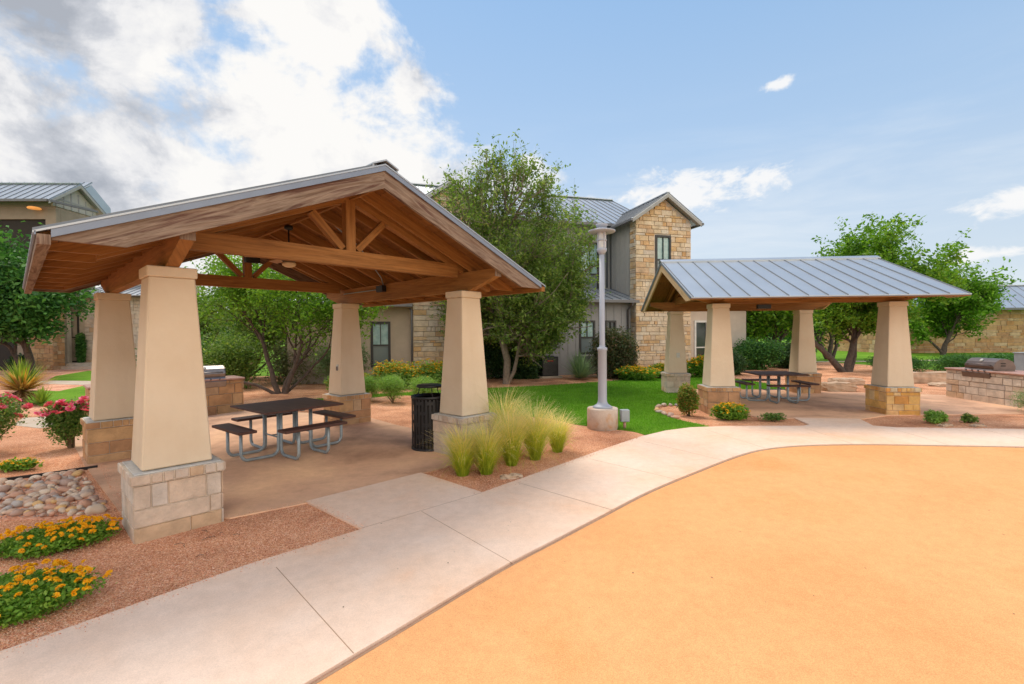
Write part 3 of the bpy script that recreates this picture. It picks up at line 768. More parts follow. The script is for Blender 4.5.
# loose granules of the red gravel close to the viewer
def chip(rng, n, poly, bbox, s0, s1, fall, avoid=()):
    x = rng.uniform(bbox[0], bbox[1], n); y = rng.uniform(bbox[2], bbox[3], n)
    d = np.hypot(x, y); k = rng.random(n) < np.clip(fall/d, 0, 1)**2
    x, y = x[k], y[k]; k = np.array([inpoly(a, b, poly) and not any(inpoly(a, b, q) for q in avoid) for a, b in zip(x, y)], bool)
    x, y = x[k], y[k]; n = len(x); s = rng.uniform(s0, s1, n)*(1+.0*y)
    # squashed random tetra/octa chips
    base = np.array([[1, 0, 0], [-.4, .8, 0], [-.5, -.8, 0], [0, 0, .8]])
    V = base[None]*(1+.35*rng.normal(size=(n, 4, 3))); t = rng.random(n)*6.28
    c, si = np.cos(t), np.sin(t); X_ = V[:, :, 0]*c[:, None]-V[:, :, 1]*si[:, None]; Y_ = V[:, :, 0]*si[:, None]+V[:, :, 1]*c[:, None]
    V = np.stack([X_*s[:, None]+x[:, None], Y_*s[:, None]+y[:, None], np.abs(V[:, :, 2])*s[:, None]*.9+.001], 2)
    vs = V.reshape(-1, 3); fs = np.array([[0, 1, 3], [1, 2, 3], [2, 0, 3]])[None]+4*np.arange(n)[:, None, None]
    me = bpy.data.meshes.new('gravel'); me.from_pydata(vs.tolist(), [], fs.reshape(-1, 3).tolist()); return me
island('gravel_chip', [(.54, .19, .10), (.74, .335, .20), (.88, .50, .34), (.64, .26, .15), (.92, .66, .50), (.78, .385, .23)], .9, 60, .1, 0, 1, .01, .15)
near1 = [(-8.2, 4.0), (-5, 2.2), (-3.09, 2.76), (-2.18, 3.86), (-1.5, 4.56), (-2.36, 5.34), (-2.95, 4.86), (-4.2, 5.0), (-6.2, 7.0), (-8.6, 10), (-11, 9)]
near2 = [(-1.24, 6.46), (-.37, 5.66), (.68, 6.83), (2.3, 8.66), (2.3, 9.1), (1.3, 9.9), (.6, 10.7), (-.6, 11.2), (-.9, 7.5)]
bed = [(-7.4, 5.9), (-6.12, 6.66), (-4.45, 5.22), (-4.5, 4.94), (-5.4, 4.9), (-7.4, 4.95)]
rng = np.random.default_rng(11)
for poly, bb, nn, av in ((near1, (-11, -1.4, 2.2, 10), 260000, (bed,)), (near2, (-1.3, 2.4, 5.6, 11.2), 90000, ())):
    me = chip(rng, int(nn*1.6), poly, bb, .0026, .0068, 4.6, av); me.materials.append(MATS['gravel_chip'])
    o = bpy.data.objects.new('gravel', me); COL.objects.link(o); tag(o, 'loose red granite gravel granules' , 'gravel', None, 'stuff')
# ------------------------------------------------------------------ masonry
def veneer(mb, o, ud, nd, W, z0, z1, hs, ls, dep=.03, gap=.012, openings=(), top=None, rg=None, u0=0.):
    """coursed stone blocks on a wall: o origin, ud along, nd outward; top(u) gives a sloping upper limit"""
    rg = rg or rnd; o = Vector(o); ud = Vector(ud); nd = Vector(nd); z = z0
    while z < z1-.02:
        h = min(rg.choice(hs)*(.92+.16*rg.random()), z1-z)
        if z1-(z+h) < min(hs)*.5: h = z1-z
        iv = [(u0, W)]
        if top:
            us = [u0+(W-u0)*k/60 for k in range(61) if top(u0+(W-u0)*k/60) > z+h]
            if len(us) < 2: z += h; continue
            iv = [(us[0], us[-1])]
        for (a, b, c, d) in openings:
            if d > z+.015 and c < z+h-.015:
                nv = []
                for p, q in iv:
                    if b <= p or a >= q: nv.append((p, q))
                    else:
                        if a-p > .03: nv.append((p, a))
                        if q-b > .03: nv.append((b, q))
                iv = nv
        for p, q in iv:
            u = p
            while u < q-.01:
                l = rg.choice(ls)*(.75+.5*rg.random())
                if q-(u+l) < min(ls)*.55: l = q-u
                g = gap/2; dd = dep*(.75+.5*rg.random()); e = .006
                a, b, c, d = u+g, u+l-g, z+g, z+h-g
                base = [o+ud*a+Vector((0, 0, c)), o+ud*b+Vector((0, 0, c)), o+ud*b+Vector((0, 0, d)), o+ud*a+Vector((0, 0, d))]
                f = [o+ud*(a+e)+nd*dd+Vector((0, 0, c+e)), o+ud*(b-e)+nd*dd*(.9+.2*rg.random())+Vector((0, 0, c+e)), o+ud*(b-e)+nd*dd+Vector((0, 0, d-e)), o+ud*(a+e)+nd*dd*(.9+.2*rg.random())+Vector((0, 0, d-e))]
                mb.prism8(base+f, 1, 1, 1)
                u += l
        z += h

S = 3.93; H = S/2
def column_parts(root, cx, cy, name_mat, seed):
    rg = random.Random(seed)
    # shaft
    mb = MB()
    a, b = .29, .191
    z0, z1 = .640, 2.49
    nz = 2
    mb.prism8([(cx-a, cy-a, z0), (cx+a, cy-a, z0), (cx+a, cy+a, z0), (cx-a, cy+a, z0), (cx-b, cy-b, z1), (cx+b, cy-b, z1), (cx+b, cy+b, z1), (cx-b, cy+b, z1)])
    col = mb.build('column', 'stucco', root, bevel=.012)
    mb = MB(); mb.box(cx-.208, cx+.208, cy-.208, cy+.208, 2.488, 2.592); mb.build('capital', 'stucco', col, bevel=.008)
    # stone base: core + blocks
    mb = MB()
    w = .350
    mb.box(cx-w, cx+w, cy-w, cy+w, -.05, .53); mb.box(cx-.372, cx+.372, cy-.372, cy+.372, .530, .622)
    core = mb.build('mortar_core', 'mortar', col)
    mb = MB(); mb.box(cx-.352, cx+.352, cy-.352, cy+.352, .6225, .633); mb.build('mortar_ledge', 'mortar_ledge', col, bevel=.003)
    mb = MB()
    for k, (ud, nd) in enumerate((((1, 0, 0), (0, -1, 0)), ((0, 1, 0), (1, 0, 0)), ((-1, 0, 0), (0, 1, 0)), ((0, -1, 0), (-1, 0, 0)))):
        U = Vector(ud); Nn = Vector(nd); o = Vector((cx, cy, 0))+Nn*w-U*(w+.014)
        veneer(mb, o, U, Nn, 2*w+.014, -.03, .528, (.17, .20, .15), (.26, .40, .52, .16), .015, .006, rg=rg)
        o = Vector((cx, cy, 0))+Nn*.372-U*(.372+.013)
        veneer(mb, o, U, Nn, .744+.013, .532, .628, (.096,), (.09, .12, .15, .10), .014, .008, rg=rg)
    mb.build('stone_base', name_mat, col, recalc=True)
    return col

def pavilion(label, loc, rz, stones, woods, fascia, seed, eh=.075):
    root = thing('picnic_pavilion', label, 'pavilion', (*loc, 0), rz)
    k = 0
    for sx in (-1, 1):
        for sy in (-1, 1):
            column_parts(root, sx*H, sy*H, stones[k], seed+k); k += 1
    zr, zt = 3.925, 2.70; hw = 2.93; hl = H+.88
    sl = (zr-zt)/hw
    top = lambda u: zr-sl*abs(u)
    nrm = Vector((0, 0, 1))
    # metal sheets, one each side, with standing seams
    for s in (-1, 1):
        mb = MB()
        mb.extrude([(0, -hl-.03, zr), (s*(hw+.02), -hl-.03, top(hw+.02)), (s*(hw+.02), -hl-.03, top(hw+.02)-.016), (0, -hl-.03, zr-.016)], (0, 2*hl+.06, 0))
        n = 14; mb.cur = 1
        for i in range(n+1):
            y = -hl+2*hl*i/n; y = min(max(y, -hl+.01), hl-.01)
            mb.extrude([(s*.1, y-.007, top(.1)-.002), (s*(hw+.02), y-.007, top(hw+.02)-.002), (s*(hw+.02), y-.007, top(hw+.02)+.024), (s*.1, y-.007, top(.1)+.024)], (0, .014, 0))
        mb.build('metal_roofing', ['metal_roof', 'metal_seam_shaded'], root)
        # drip trim along the eave
        mb = MB(); mb.bar((s*(hw+.008), -hl-.03, zt-.022), (s*(hw+.008), hl+.03, zt-.022), .010, .030); mb.build('eave_trim', 'metal_trim', root)
        # deck boards under the metal, running along the ridge
        mb = MB(); L = hw/ math.cos(math.atan(sl)); nb = 20
        for i in range(nb):
            u0, u1 = hw*i/nb+.003, hw*(i+1)/nb-.003
            mb.extrude([(s*u0, -hl+.045, top(u0)-.018), (s*u1, -hl+.045, top(u1)-.018), (s*u1, -hl+.045, top(u1)-.05), (s*u0, -hl+.045, top(u0)-.05)], (0, 2*hl-.09, 0), (0, 1, 0))
        mb.build('roof_deck', woods[2], root)
        # eave fascia
        mb = MB(); mb.bar((s*(hw-.038), -hl-.024, zt-.028-eh/2), (s*(hw-.038), hl+.024, zt-.028-eh/2), .076, eh); mb.build('eave_board', woods[1] if s < 0 else woods[0], root)
        # rafters with level cut tails
        zc = 2.64
        nr = 9
        for i in range(nr+1):
            y = -hl+2*hl*i/nr
            if i in (0, nr): continue
            t0, dp, wd = .052, .185, .042
            ub = (zr-t0-dp-zc)/sl
            pts = [(s*.02, y-wd/2, top(.02)-t0), (s*(hw-.08), y-wd/2, top(hw-.08)-t0), (s*(hw-.08), y-wd/2, zc-.002), (s*ub, y-wd/2, zc), (s*.02, y-wd/2, top(.02)-t0-dp)]
            mb = MB(); mb.extrude(pts, (0, wd, 0), (s*hw, 0, -sl*hw)); mb.build('rafter', woods[0], root)
        # rake boards + metal rake trim
        for e in (-1, 1):
            y0 = e*hl; t0, dp = .075, .205; wd = .045
            ub = (zr-t0-dp-zc)/sl
            pts = [(0, y0, top(0)-t0), (s*(hw-.08), y0, top(hw-.08)-t0), (s*(hw-.08), y0, zc), (s*ub, y0, zc), (0, y0, top(0)-t0-dp)]
            mb = MB(); mb.extrude(pts, (0, -e*wd, 0), (s*hw, 0, -sl*hw)); mb.build('rake_board', fascia, root)
            mb = MB(); mb.extrude([(0, y0+e*.022, top(0)-.014), (s*(hw-.078), y0+e*.022, top(hw-.078)-.014), (s*(hw-.078), y0+e*.022, top(hw-.078)-.078), (0, y0+e*.022, top(0)-.078)], (0, -e*.016, 0))
            mb.build('rake_trim', 'metal_trim', root)
            # truss top chord
            yt = e*H; mb = MB()
            mb.extrude([(0, yt-.055, top(0)-.052), (s*(H+.55), yt-.055, top(H+.55)-.052), (s*(H+.55), yt-.055, top(H+.55)-.252), (0, yt-.055, top(0)-.27)], (0, .11, 0), (s*hw, 0, -sl*hw)); mb.build('top_chord', woods[0], root)
            mb = MB(); mb.bar((s*.10, yt, 3.03), (s*.50, yt, 3.44), .085, .09, up=(0, 1, 0)); mb.build('strut', woods[0], root)
    # ridge cap, a little vented box
    mb = MB()
    for s in (-1, 1):
        mb.extrude([(0, -hl-.045, zr+.05), (s*.17, -hl-.045, top(.17)+.045), (s*.17, -hl-.045, top(.17)+.028), (0, -hl-.045, zr+.032)], (0, 2*hl+.09, 0))
        mb.extrude([(s*.15, -hl-.03, top(.15)+.03), (s*.165, -hl-.03, top(.165)+.03), (s*.165, -hl-.03, top(.165)-.005), (s*.15, -hl-.03, top(.15)-.005)], (0, 2*hl+.06, 0))
    mb.build('ridge_cap', 'metal_roof', root)
    for e in (-1, 1):
        yt = e*H
        mb = MB(); mb.bar((-1.80, yt, 2.91), (1.80, yt, 2.91), .12, .20); mb.build('bottom_chord', woods[0], root)
        mb = MB(); mb.bar((0, yt, 3.01), (0, yt, 3.66), .13, .115, up=(0, 1, 0)); mb.build('king_post', woods[0], root)
    mb = MB(); mb.bar((0, -hl+.05, zr-.16), (0, hl-.05, zr-.16), .04, .20); mb.build('ridge_beam', woods[0], root)
    for s in (-1, 1):
        e0 = H+.80; x = s*H; w2 = .0575
        pts = [(x-w2, -e0, 2.775), (x-w2, -H-.19, 2.594), (x-w2, H+.19, 2.594), (x-w2, e0, 2.775), (x-w2, e0, 2.888), (x-w2, H+.7, 2.895), (x-w2, -H-.7, 2.895), (x-w2, -e0, 2.888)]
        mb = MB(); mb.extrude(pts, (2*w2, 0, 0), (0, 1, 0)); mb.build('beam', woods[0], root)
        mb = MB()
        for e in (-1, 1):
            mb = MB(); mb.box(x-w2-.004, x+w2+.004, e*e0-.006, e*e0+.006, 2.772, 2.892); mb.build('beam_end', 'wood_weathered', root)
    return root

P1c = L1(1.962, 1.94); P2c = L2(1.96, 1.96)
p1 = pavilion('nearby open pavilion with weathered rake board and open gable towards the viewer', P1c, A1, ('limestone', 'limestone_orange', 'limestone', 'limestone_orange'), ('wood_cedar', 'wood_weathered', 'wood_deck'), 'wood_weathered', 100)
p2 = pavilion('farther open pavilion on the right with grey metal roof slope facing the viewer', P2c, A2+R(90)-R(180), ('limestone', 'limestone_orange', 'limestone_orange', 'limestone_stained'), ('wood_cedar', 'wood_cedar', 'wood_deck'), 'wood_tan', 200, .028)
# services fixed to the pavilions
def fixture_box(root, c, s, mat, name):
    mb = MB(); mb.box(c[0]-s[0]/2, c[0]+s[0]/2, c[1]-s[1]/2, c[1]+s[1]/2, c[2]-s[2]/2, c[2]+s[2]/2)
    return mb.build(name, mat, root, bevel=.004)
fixture_box(p1, (H-.10, .35, 2.80), (.10, .22, .12), 'black_paint', 'floodlight')
fixture_box(p1, (.05, H-.12, 3.36), (.24, .12, .16), 'black_paint', 'floodlight')
fixture_box(p1, (H-.262, H-.1, 1.22), (.02, .08, .13), 'plate', 'outlet_cover')
fixture_box(p1, (H-.275, H-.1, 1.20), (.02, .06, .09), 'steel_dark', 'outlet_box')
fixture_box(p2, (-(H-.265), 0 if 0 else -H+.02, 1.20), (.02, .1, .15), 'plate', 'outlet_cover')
mb = MB(); mb.tube([(.2, -.9, 3.66), (.9, -.6, 3.36), (1.45, -.1, 3.13), (1.72, .1, 2.98), (H-.08, .3, 2.86)], .011, 6); mb.tube([(H-.075, .45, 2.80), (H-.075, 1.9, 2.80)], .011, 6); mb.build('conduit', 'galvanized', p1)
fixture_box(p2, (H-.12, -H-.35, 2.84), (.14, .14, .13), 'black_paint', 'floodlight')
fixture_box(p2, (H-.04, -.9, 2.52), (.1, .3, .1), 'black_paint', 'floodlight')

# ceiling fans hang from the ridge beams
def fan(label, loc, rz, ang):
    root = thing('ceiling_fan', label, 'ceiling fan', loc, rz)
    mb = MB(); mb.lathe([(.065, 0), (.065, -.05), (.02, -.07)], 16); mb.tube([(0, 0, -.05), (0, 0, -.42)], .013, 8); mb.build('downrod', 'black_paint', root)
    mb = MB(); mb.lathe([(.03, -.40), (.11, -.43), (.13, -.48), (.13, -.54), (.09, -.575), (.02, -.58)], 20); mb.build('motor', 'black_paint', root)
    mb = MB(); mb.lathe([(.085, -.578), (.105, -.60), (.10, -.63), (.06, -.655), (.01, -.665)], 20); mb.build('lamp_bowl', 'fan_glass', root)
    for k in range(5):
        a = ang+k*2*math.pi/5; c, s = math.cos(a), math.sin(a)
        mb = MB()
        def q(r, t, z): return (c*r-s*t, s*r+c*t, z)
        mb.prism8([q(.2, -.05, -.525), q(.2, .05, -.505), q(.2, .05, -.498), q(.2, -.05, -.518), q(.62, -.068, -.53), q(.62, .068, -.503), q(.62, .068, -.496), q(.62, -.068, -.523)])
        mb.build('blade', 'fan_blade', root)
        mb = MB(); mb.bar(q(.10, 0, -.515), q(.24, 0, -.515), .03, .008); mb.build('blade_arm', 'black_paint', root)
    return root
fan('dark ceiling fan with round light under the ridge of the near pavilion', (*P1c, 3.66), A1, .35)
fan('dark ceiling fan hanging under the ridge of the far pavilion', (*P2c, 3.66), A2, .1)

# ------------------------------------------------------------------ picnic tables
def arc_path(r0, z0, r1, z1, zb=.03, rad=.11):
    """down, along the floor, up (in the r-z plane)"""
    pts = [(r0, z0), (r0, zb+rad)]
    for k in range(1, 6): t = k/5*math.pi/2; pts.append((r0+rad-rad*math.cos(t), zb+rad-rad*math.sin(t)))
    for k in range(1, 6): t = k/5*math.pi/2; pts.append((r1-rad+rad*math.sin(t), zb+rad-rad*math.cos(t)))
    pts.append((r1, z1)); return pts
def picnic_table(label, loc, rz):
    root = thing('picnic_table', label, 'picnic table', (*loc, .014), rz)
    t = .635
    mb = MB(); nb = 9; 
    mb.box(-t, t, -t, t, .735, .765)
    for s in (-1, 1):
        pass
    mb.build('tabletop', 'wood_bench', root, bevel=.008)
    mb = MB(); mb.box(-.5, .5, -.03, .03, .705, .735); mb.box(-.03, .03, -.5, -.04, .705, .735); mb.box(-.03, .03, .04, .5, .705, .735); mb.build('underframe', 'galvanized', root)
    for k in range(4):
        a = k*math.pi/2; c, s = math.cos(a), math.sin(a)
        T = lambda r, l, z: (c*r-s*l, s*r+c*l, z)
        b = [T(.695, -.5, .470), T(.95, -.5, .470), T(.95, .5, .470), T(.695, .5, .470), T(.695, -.5, .510), T(.95, -.5, .510), T(.95, .5, .510), T(.695, .5, .510)]
        mb = MB(); mb.prism8(b, 1, .25, .03); be = mb.build('bench_seat', 'wood_bench', root, bevel=.007)
        for l in (-.24, .24):
            mb = MB(); mb.tube([T(r, l, z) for r, z in arc_path(.27, .73, .82, .48)], .0235, 9); mb.build('leg', 'galvanized', root)
            mb = MB(); mb.bar(T(.71, l, .477), T(.93, l, .477), .04, .008); mb.build('seat_bracket', 'galvanized', be)
    mb = MB(); mb.tube([(-.27, .24, .30), (-.27, -.24, .30)], .012, 6); mb.tube([(.27, .24, .30), (.27, -.24, .30)], .012, 6); mb.tube([(-.27, 0, .30), (.27, 0, .30)], .012, 6); mb.build('cross_brace', 'galvanized', root)
    return root
picnic_table('square brown picnic table with four attached benches under the near pavilion', (-3.70, 7.775), A1+R(5))
picnic_table('square brown picnic table with four attached benches under the far pavilion', (7.27, 13.15), A2)

# ------------------------------------------------------------------ trash can
root = thing('trash_can', 'black slotted steel trash can with raised round lid behind the pavilion column', 'trash can', (-1.39, 7.93, .0), .3)
mb = MB(); nS = 30; r = .295
prof = [(.0), (.03)]
mb.lathe([(r+.012, .0), (r+.012, .045), (r-.002, .05), (r-.002, .0)], 36)
mb.lathe([(r+.008, .85), (r+.014, .87), (r+.010, .895), (r-.01, .895), (r-.01, .85)], 36)
mb.build('rim', 'black_paint', root)
mb = MB()
for k in range(nS):
    a = 2*math.pi*k/nS; c, s = math.cos(a), math.sin(a); tt = Vector((-s, c, 0)); cc = Vector((c*r, s*r, 0))
    mb.bar(cc+Vector((0, 0, .03)), cc+Vector((0, 0, .87)), .034, .006, up=(c, s, 0))
for i, z in enumerate((.22, .41, .60, .76)):
    for k in range(nS):
        if (k+i) % 3 == 2: continue
        a = 2*math.pi*(k+.5)/nS; c, s = math.cos(a), math.sin(a)
        mb.bar((c*(r+.001), s*(r+.001), z), (c*(r+.001), s*(r+.001), z+.055), .045, .005, up=(c, s, 0))
mb.build('slotted_body', 'black_paint', root)
mb = MB(); mb.lathe([(r-.03, .03), (r-.03, .84), (r-.04, .84), (r-.04, .04)], 28); mb.build('liner', 'dark_void', root)
mb = MB(); mb.lathe([(.20, 1.03), (.215, 1.035), (.215, 1.06), (.19, 1.075), (.02, 1.08)], 28); mb.build('lid', 'black_paint', root)
for k in range(3):
    a = 2.1*k+.6; mb = MB(); mb.tube([(.26*math.cos(a), .26*math.sin(a), .87), (.19*math.cos(a), .19*math.sin(a), .93), (.17*math.cos(a), .17*math.sin(a), 1.04)], .008, 6); mb.build('lid_post', 'black_paint', root)

# ------------------------------------------------------------------ lamp post
root = thing('street_lamp', 'tall pale grey lamp post on a round concrete footing', 'lamp post', (1.81, 9.5, 0), 0)
mb = MB(); mb.lathe([(.305, -.1), (.308, .25), (.306, .395), (.295, .415), (.02, .417)], 32); mb.build('footing', 'footing_concrete', root)
mb = MB(); mb.lathe([(.195, .417), (.20, .435), (.16, .46), (.115, .49), (.095, .53), (.088, .56), (.088, 1.56), (.10, 1.57), (.10, 1.62), (.062, 1.635), (.055, 1.68), (.050, 3.50)], 24); mb.build('pole', 'lamp_paint', root)
mb = MB(); mb.lathe([(.052, 3.48), (.07, 3.52), (.098, 3.55), (.10, 3.60), (.08, 3.61)], 24); mb.build('collar', 'lamp_paint', root)
mb = MB(); mb.lathe([(.080, 3.60), (.083, 3.62), (.083, 3.90), (.08, 3.93)], 24); mb.build('lamp_glass', 'lamp_glass', root)
mb = MB()
for k in range(4):
    a = .4+k*math.pi/2; mb.bar((.093*math.cos(a), .093*math.sin(a), 3.59), (.093*math.cos(a), .093*math.sin(a), 3.95), .022, .012, up=(math.cos(a), math.sin(a), 0))
mb.lathe([(.098, 3.75), (.102, 3.755), (.102, 3.775), (.098, 3.78)], 24)
mb.build('lamp_cage', 'lamp_paint', root)
mb = MB(); mb.lathe([(.10, 3.915), (.255, 3.925), (.27, 3.94), (.27, 3.955), (.16, 3.985), (.12, 4.0), (.02, 4.005)], 32); mb.build('shade', 'lamp_paint', root)
mb = MB(); mb.lathe([(.10, 4.0), (.105, 4.05), (.118, 4.06), (.115, 4.085), (.05, 4.09), (.01, 4.092)], 24); mb.build('finial_cap', 'lamp_paint', root)
root = thing('junction_box', 'small grey electrical box on a short stub beside the lamp footing', 'electrical box', (2.23, 9.40, -.03), .1)
mb = MB(); mb.box(-.085, .085, -.06, .06, .18, .42); mb.build('box', 'utility_grey', root, bevel=.008)
mb = MB(); mb.box(-.075, .075, -.068, -.0605, .19, .41); mb.build('cover', 'utility_grey', root, bevel=.003)
mb = MB(); mb.tube([(0, 0, -.02), (0, 0, .19)], .03, 10); mb.build('stub', 'counter_red', root)

# ------------------------------------------------------------------ grill islands
def island_counter(label, loc, rz, L, W=.75, hh=.82, mat='limestone_orange'):
    """front face along +x at y=0, facing -y"""
    root = thing('grill_island', label, 'outdoor counter', (*loc, 0), rz)
    mb = MB(); mb.box(0, L, 0, W, -.05, hh); mb.build('core', 'mortar', root)
    mb = MB(); rg = random.Random(int(L*100))
    for o, ud, nd, wd in (((-.03, 0, 0), (1, 0, 0), (0, -1, 0), L+.03), ((L, -.03, 0), (0, 1, 0), (1, 0, 0), W+.03), ((L+.03, W, 0), (-1, 0, 0), (0, 1, 0), L+.03), ((0, W+.03, 0), (0, -1, 0), (-1, 0, 0), W+.03)):
        veneer(mb, o, ud, nd, wd, -.03, hh-.002, (.15, .2, .26), (.2, .3, .42), .03, .01, rg=rg)
    mb.build('stone_facing', mat, root)
    mb = MB(); mb.box(-.06, L+.06, -.06, W+.06, hh, hh+.05); mb.build('countertop', 'counter_red', root, bevel=.012)
    return root
def grill(label, loc, rz, w, mat, z=.87):
    root = thing('barbecue_grill', label, 'grill', (*loc, z), rz)
    # front panel hangs over the counter edge
    mb = MB(); mb.extrude([(-w/2, -.10, -.20), (-w/2, -.13, -.06), (-w/2, -.03, .035), (-w/2, .10, .035), (-w/2, .10, -.20)], (w, 0, 0)); fp = mb.build('control_panel', mat, root, bevel=.006)
    for k in range(4):
        x = -w*.33+k*w*.22; mb = MB(); mb.tube([(x, -.105, -.015), (x, -.135, .0)], .022, 12); mb.build('knob', 'steel_dark', fp)
    pr = [(-.02, .05), (-.035, .12), (.03, .24), (.14, .31), (.30, .315), (.44, .25), (.50, .12), (.50, .05)]
    mb = MB(); mb.extrude([(-w/2, y, zz) for y, zz in pr], (w, 0, 0)); hd = mb.build('hood', mat, root, bevel=.006)
    mb = MB(); mb.extrude([(-w/2-.012, y*1.0, zz-.004) for y, zz in pr], (.011, 0, 0)); mb.build('hood_side', 'steel_dark', hd); mb = MB(); mb.extrude([(w/2+.001, y*1.0, zz-.004) for y, zz in pr], (.011, 0, 0)); mb.build('hood_side', 'steel_dark', hd)
    mb = MB(); mb.tube([(-w*.42, -.03, .15), (-w*.42, -.085, .16), (w*.42, -.085, .16), (w*.42, -.03, .15)], .014, 8); mb.build('handle', mat, hd)
    mb = MB(); mb.lathe([(.045, 0), (.045, .012), (.01, .014)], 16, (0, 0, 0)); g = mb.build('thermometer', 'plate', hd); g.location = (0, .045, .262); g.rotation_euler = (R(60), 0, 0)
    mb = MB(); mb.box(-w/2, w/2, -.03, .5, .0, .05); mb.build('firebox', 'steel_dark', root)
    for zz in (.12, .18):
        for sx in (-1, 1):
            mb = MB(); mb.box(sx*(w/2+.014)-.0015, sx*(w/2+.014)+.0015, .14, .26, zz, zz+.03); mb.build('vent_hole', 'dark_void', hd)
    return root
ex1 = Vector((math.cos(A1), math.sin(A1))); e2y = Vector((-math.sin(A2), math.cos(A2)))
end1 = Vector((-6.83, 12.0)); o1 = end1-ex1*2.9
island_counter('low orange stone grill counter with red top behind the near pavilion', o1, A1, 2.87)
g = o1+ex1*2.08+Vector((-math.sin(A1), math.cos(A1)))*.06
grill('shiny stainless built-in grill on the stone counter behind the near pavilion', g, A1, .86, 'steel')
o2 = Vector((12.60, 13.68))
island_counter('long pale stone grill counter with red top at the right edge beyond the far pavilion', o2, A2-R(90), 3.5, .8, .80, 'limestone')
g = o2-e2y*.95+Vector((math.cos(A2), math.sin(A2)))*.06
grill('brownish stainless built-in grill on the stone counter right of the far pavilion', g, A2-R(90), .84, 'steel_dark', .85)
root = thing('utility_cabinet', 'plain grey metal cabinet standing behind the right grill counter', 'cabinet', (14.95, 13.4, 0), .1)
mb = MB(); mb.box(-.45, .45, -.3, .3, 0, 1.25); mb.build('cabinet_body', 'utility_grey', root, bevel=.01)
mb = MB(); mb.box(-.42, .42, -.312, -.3015, .05, 1.2); mb.build('door', 'utility_grey', root, bevel=.003)
mb = MB(); mb.box(-.47, .47, -.33, .32, 1.252, 1.28); mb.build('cabinet_lid', 'utility_grey', root, bevel=.003)

# ------------------------------------------------------------------ building helpers (local frame: x along, y depth, front at -y)
def slab_wall(mb, x0, x1, y, th, z0, z1, openings=()):
    """front wall from pieces round its openings, outer face at y"""
    xs = sorted({x0, x1, *[v for o in openings for v in o[:2]]})
    for a, b in zip(xs[:-1], xs[1:]):
        ops = sorted([(o[2], o[3]) for o in openings if o[0] < (a+b)/2 < o[1]]); z = z0
        for c, d in ops:
            if c > z: mb.box(a, b, y, y+th, z, c)
            z = d
        if z < z1: mb.box(a, b, y, y+th, z, z1)
def window(root, x0, x1, z0, z1, y, frame='window_frame', glass='glass_pane', mull=1, sash=None, proud=.05, fw=.09):
    """framed window: frame, pane, mullions"""
    mb = MB()
    mb.box(x0, x0+fw, y-proud, y+.06, z0, z1); mb.box(x1-fw, x1, y-proud, y+.06, z0, z1)
    mb.box(x0+fw, x1-fw, y-proud, y+.06, z1-fw, z1); mb.box(x0+fw, x1-fw, y-proud, y+.06, z0, z0+fw)
    zs = sash if sash else (z0+z1)/2
    mb.box(x0+fw, x1-fw, y-proud+.006, y+.05, zs-.03, zs+.03)
    for k in range(mull):
        xm = x0+(x1-x0)*(k+1)/(mull+1); mb.box(xm-.015, xm+.015, y-proud+.01, y+.045, zs+.03, z1-fw)
    f = mb.build('window', frame, root)
    mb = MB(); mb.box(x0+fw-.01, x1-fw+.01, y+.02, y+.035, zs, z1-fw+.01); mb.build('pane', glass, f)
    mb = MB(); mb.box(x0+fw-.01, x1-fw+.01, y+.02, y+.035, z0+fw-.01, zs-.001); mb.build('pane', 'glass_dark' if glass == 'glass_dark' else 'glass_lower', f)
    return f
def battens(mb, x0, x1, y, z0, z1, step=.4, openings=()):
    n = int((x1-x0)/step)
    for i in range(n+1):
        x = x0+.1+i*(x1-x0-.2)/max(n, 1)
        z = z0
        for o in sorted(openings, key=lambda q: q[2]):
            if o[0]-.03 < x < o[1]+.03:
                if o[2]-.02 > z: mb.box(x-.025, x+.025, y-.022, y-.001, z, o[2]-.02)
                z = o[3]+.02
        if z < z1: mb.box(x-.025, x+.025, y-.022, y-.001, z, z1)
def roof_slope(mb, a, b, c, d, th=.05, seam=.45, sh=.04):
    """quad a-b (eave), d-c (ridge); seams run eave to ridge"""
    a, b, c, d = map(Vector, (a, b, c, d)); n = (b-a).cross(d-a).normalized()
    if n.z < 0: n = -n
    mb.prism8([a-n*th, b-n*th, c-n*th, d-n*th, a, b, c, d])
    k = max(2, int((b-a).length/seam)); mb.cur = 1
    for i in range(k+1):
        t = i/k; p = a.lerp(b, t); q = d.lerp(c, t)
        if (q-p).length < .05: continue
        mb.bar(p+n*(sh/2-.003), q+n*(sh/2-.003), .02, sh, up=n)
    mb.cur = 0
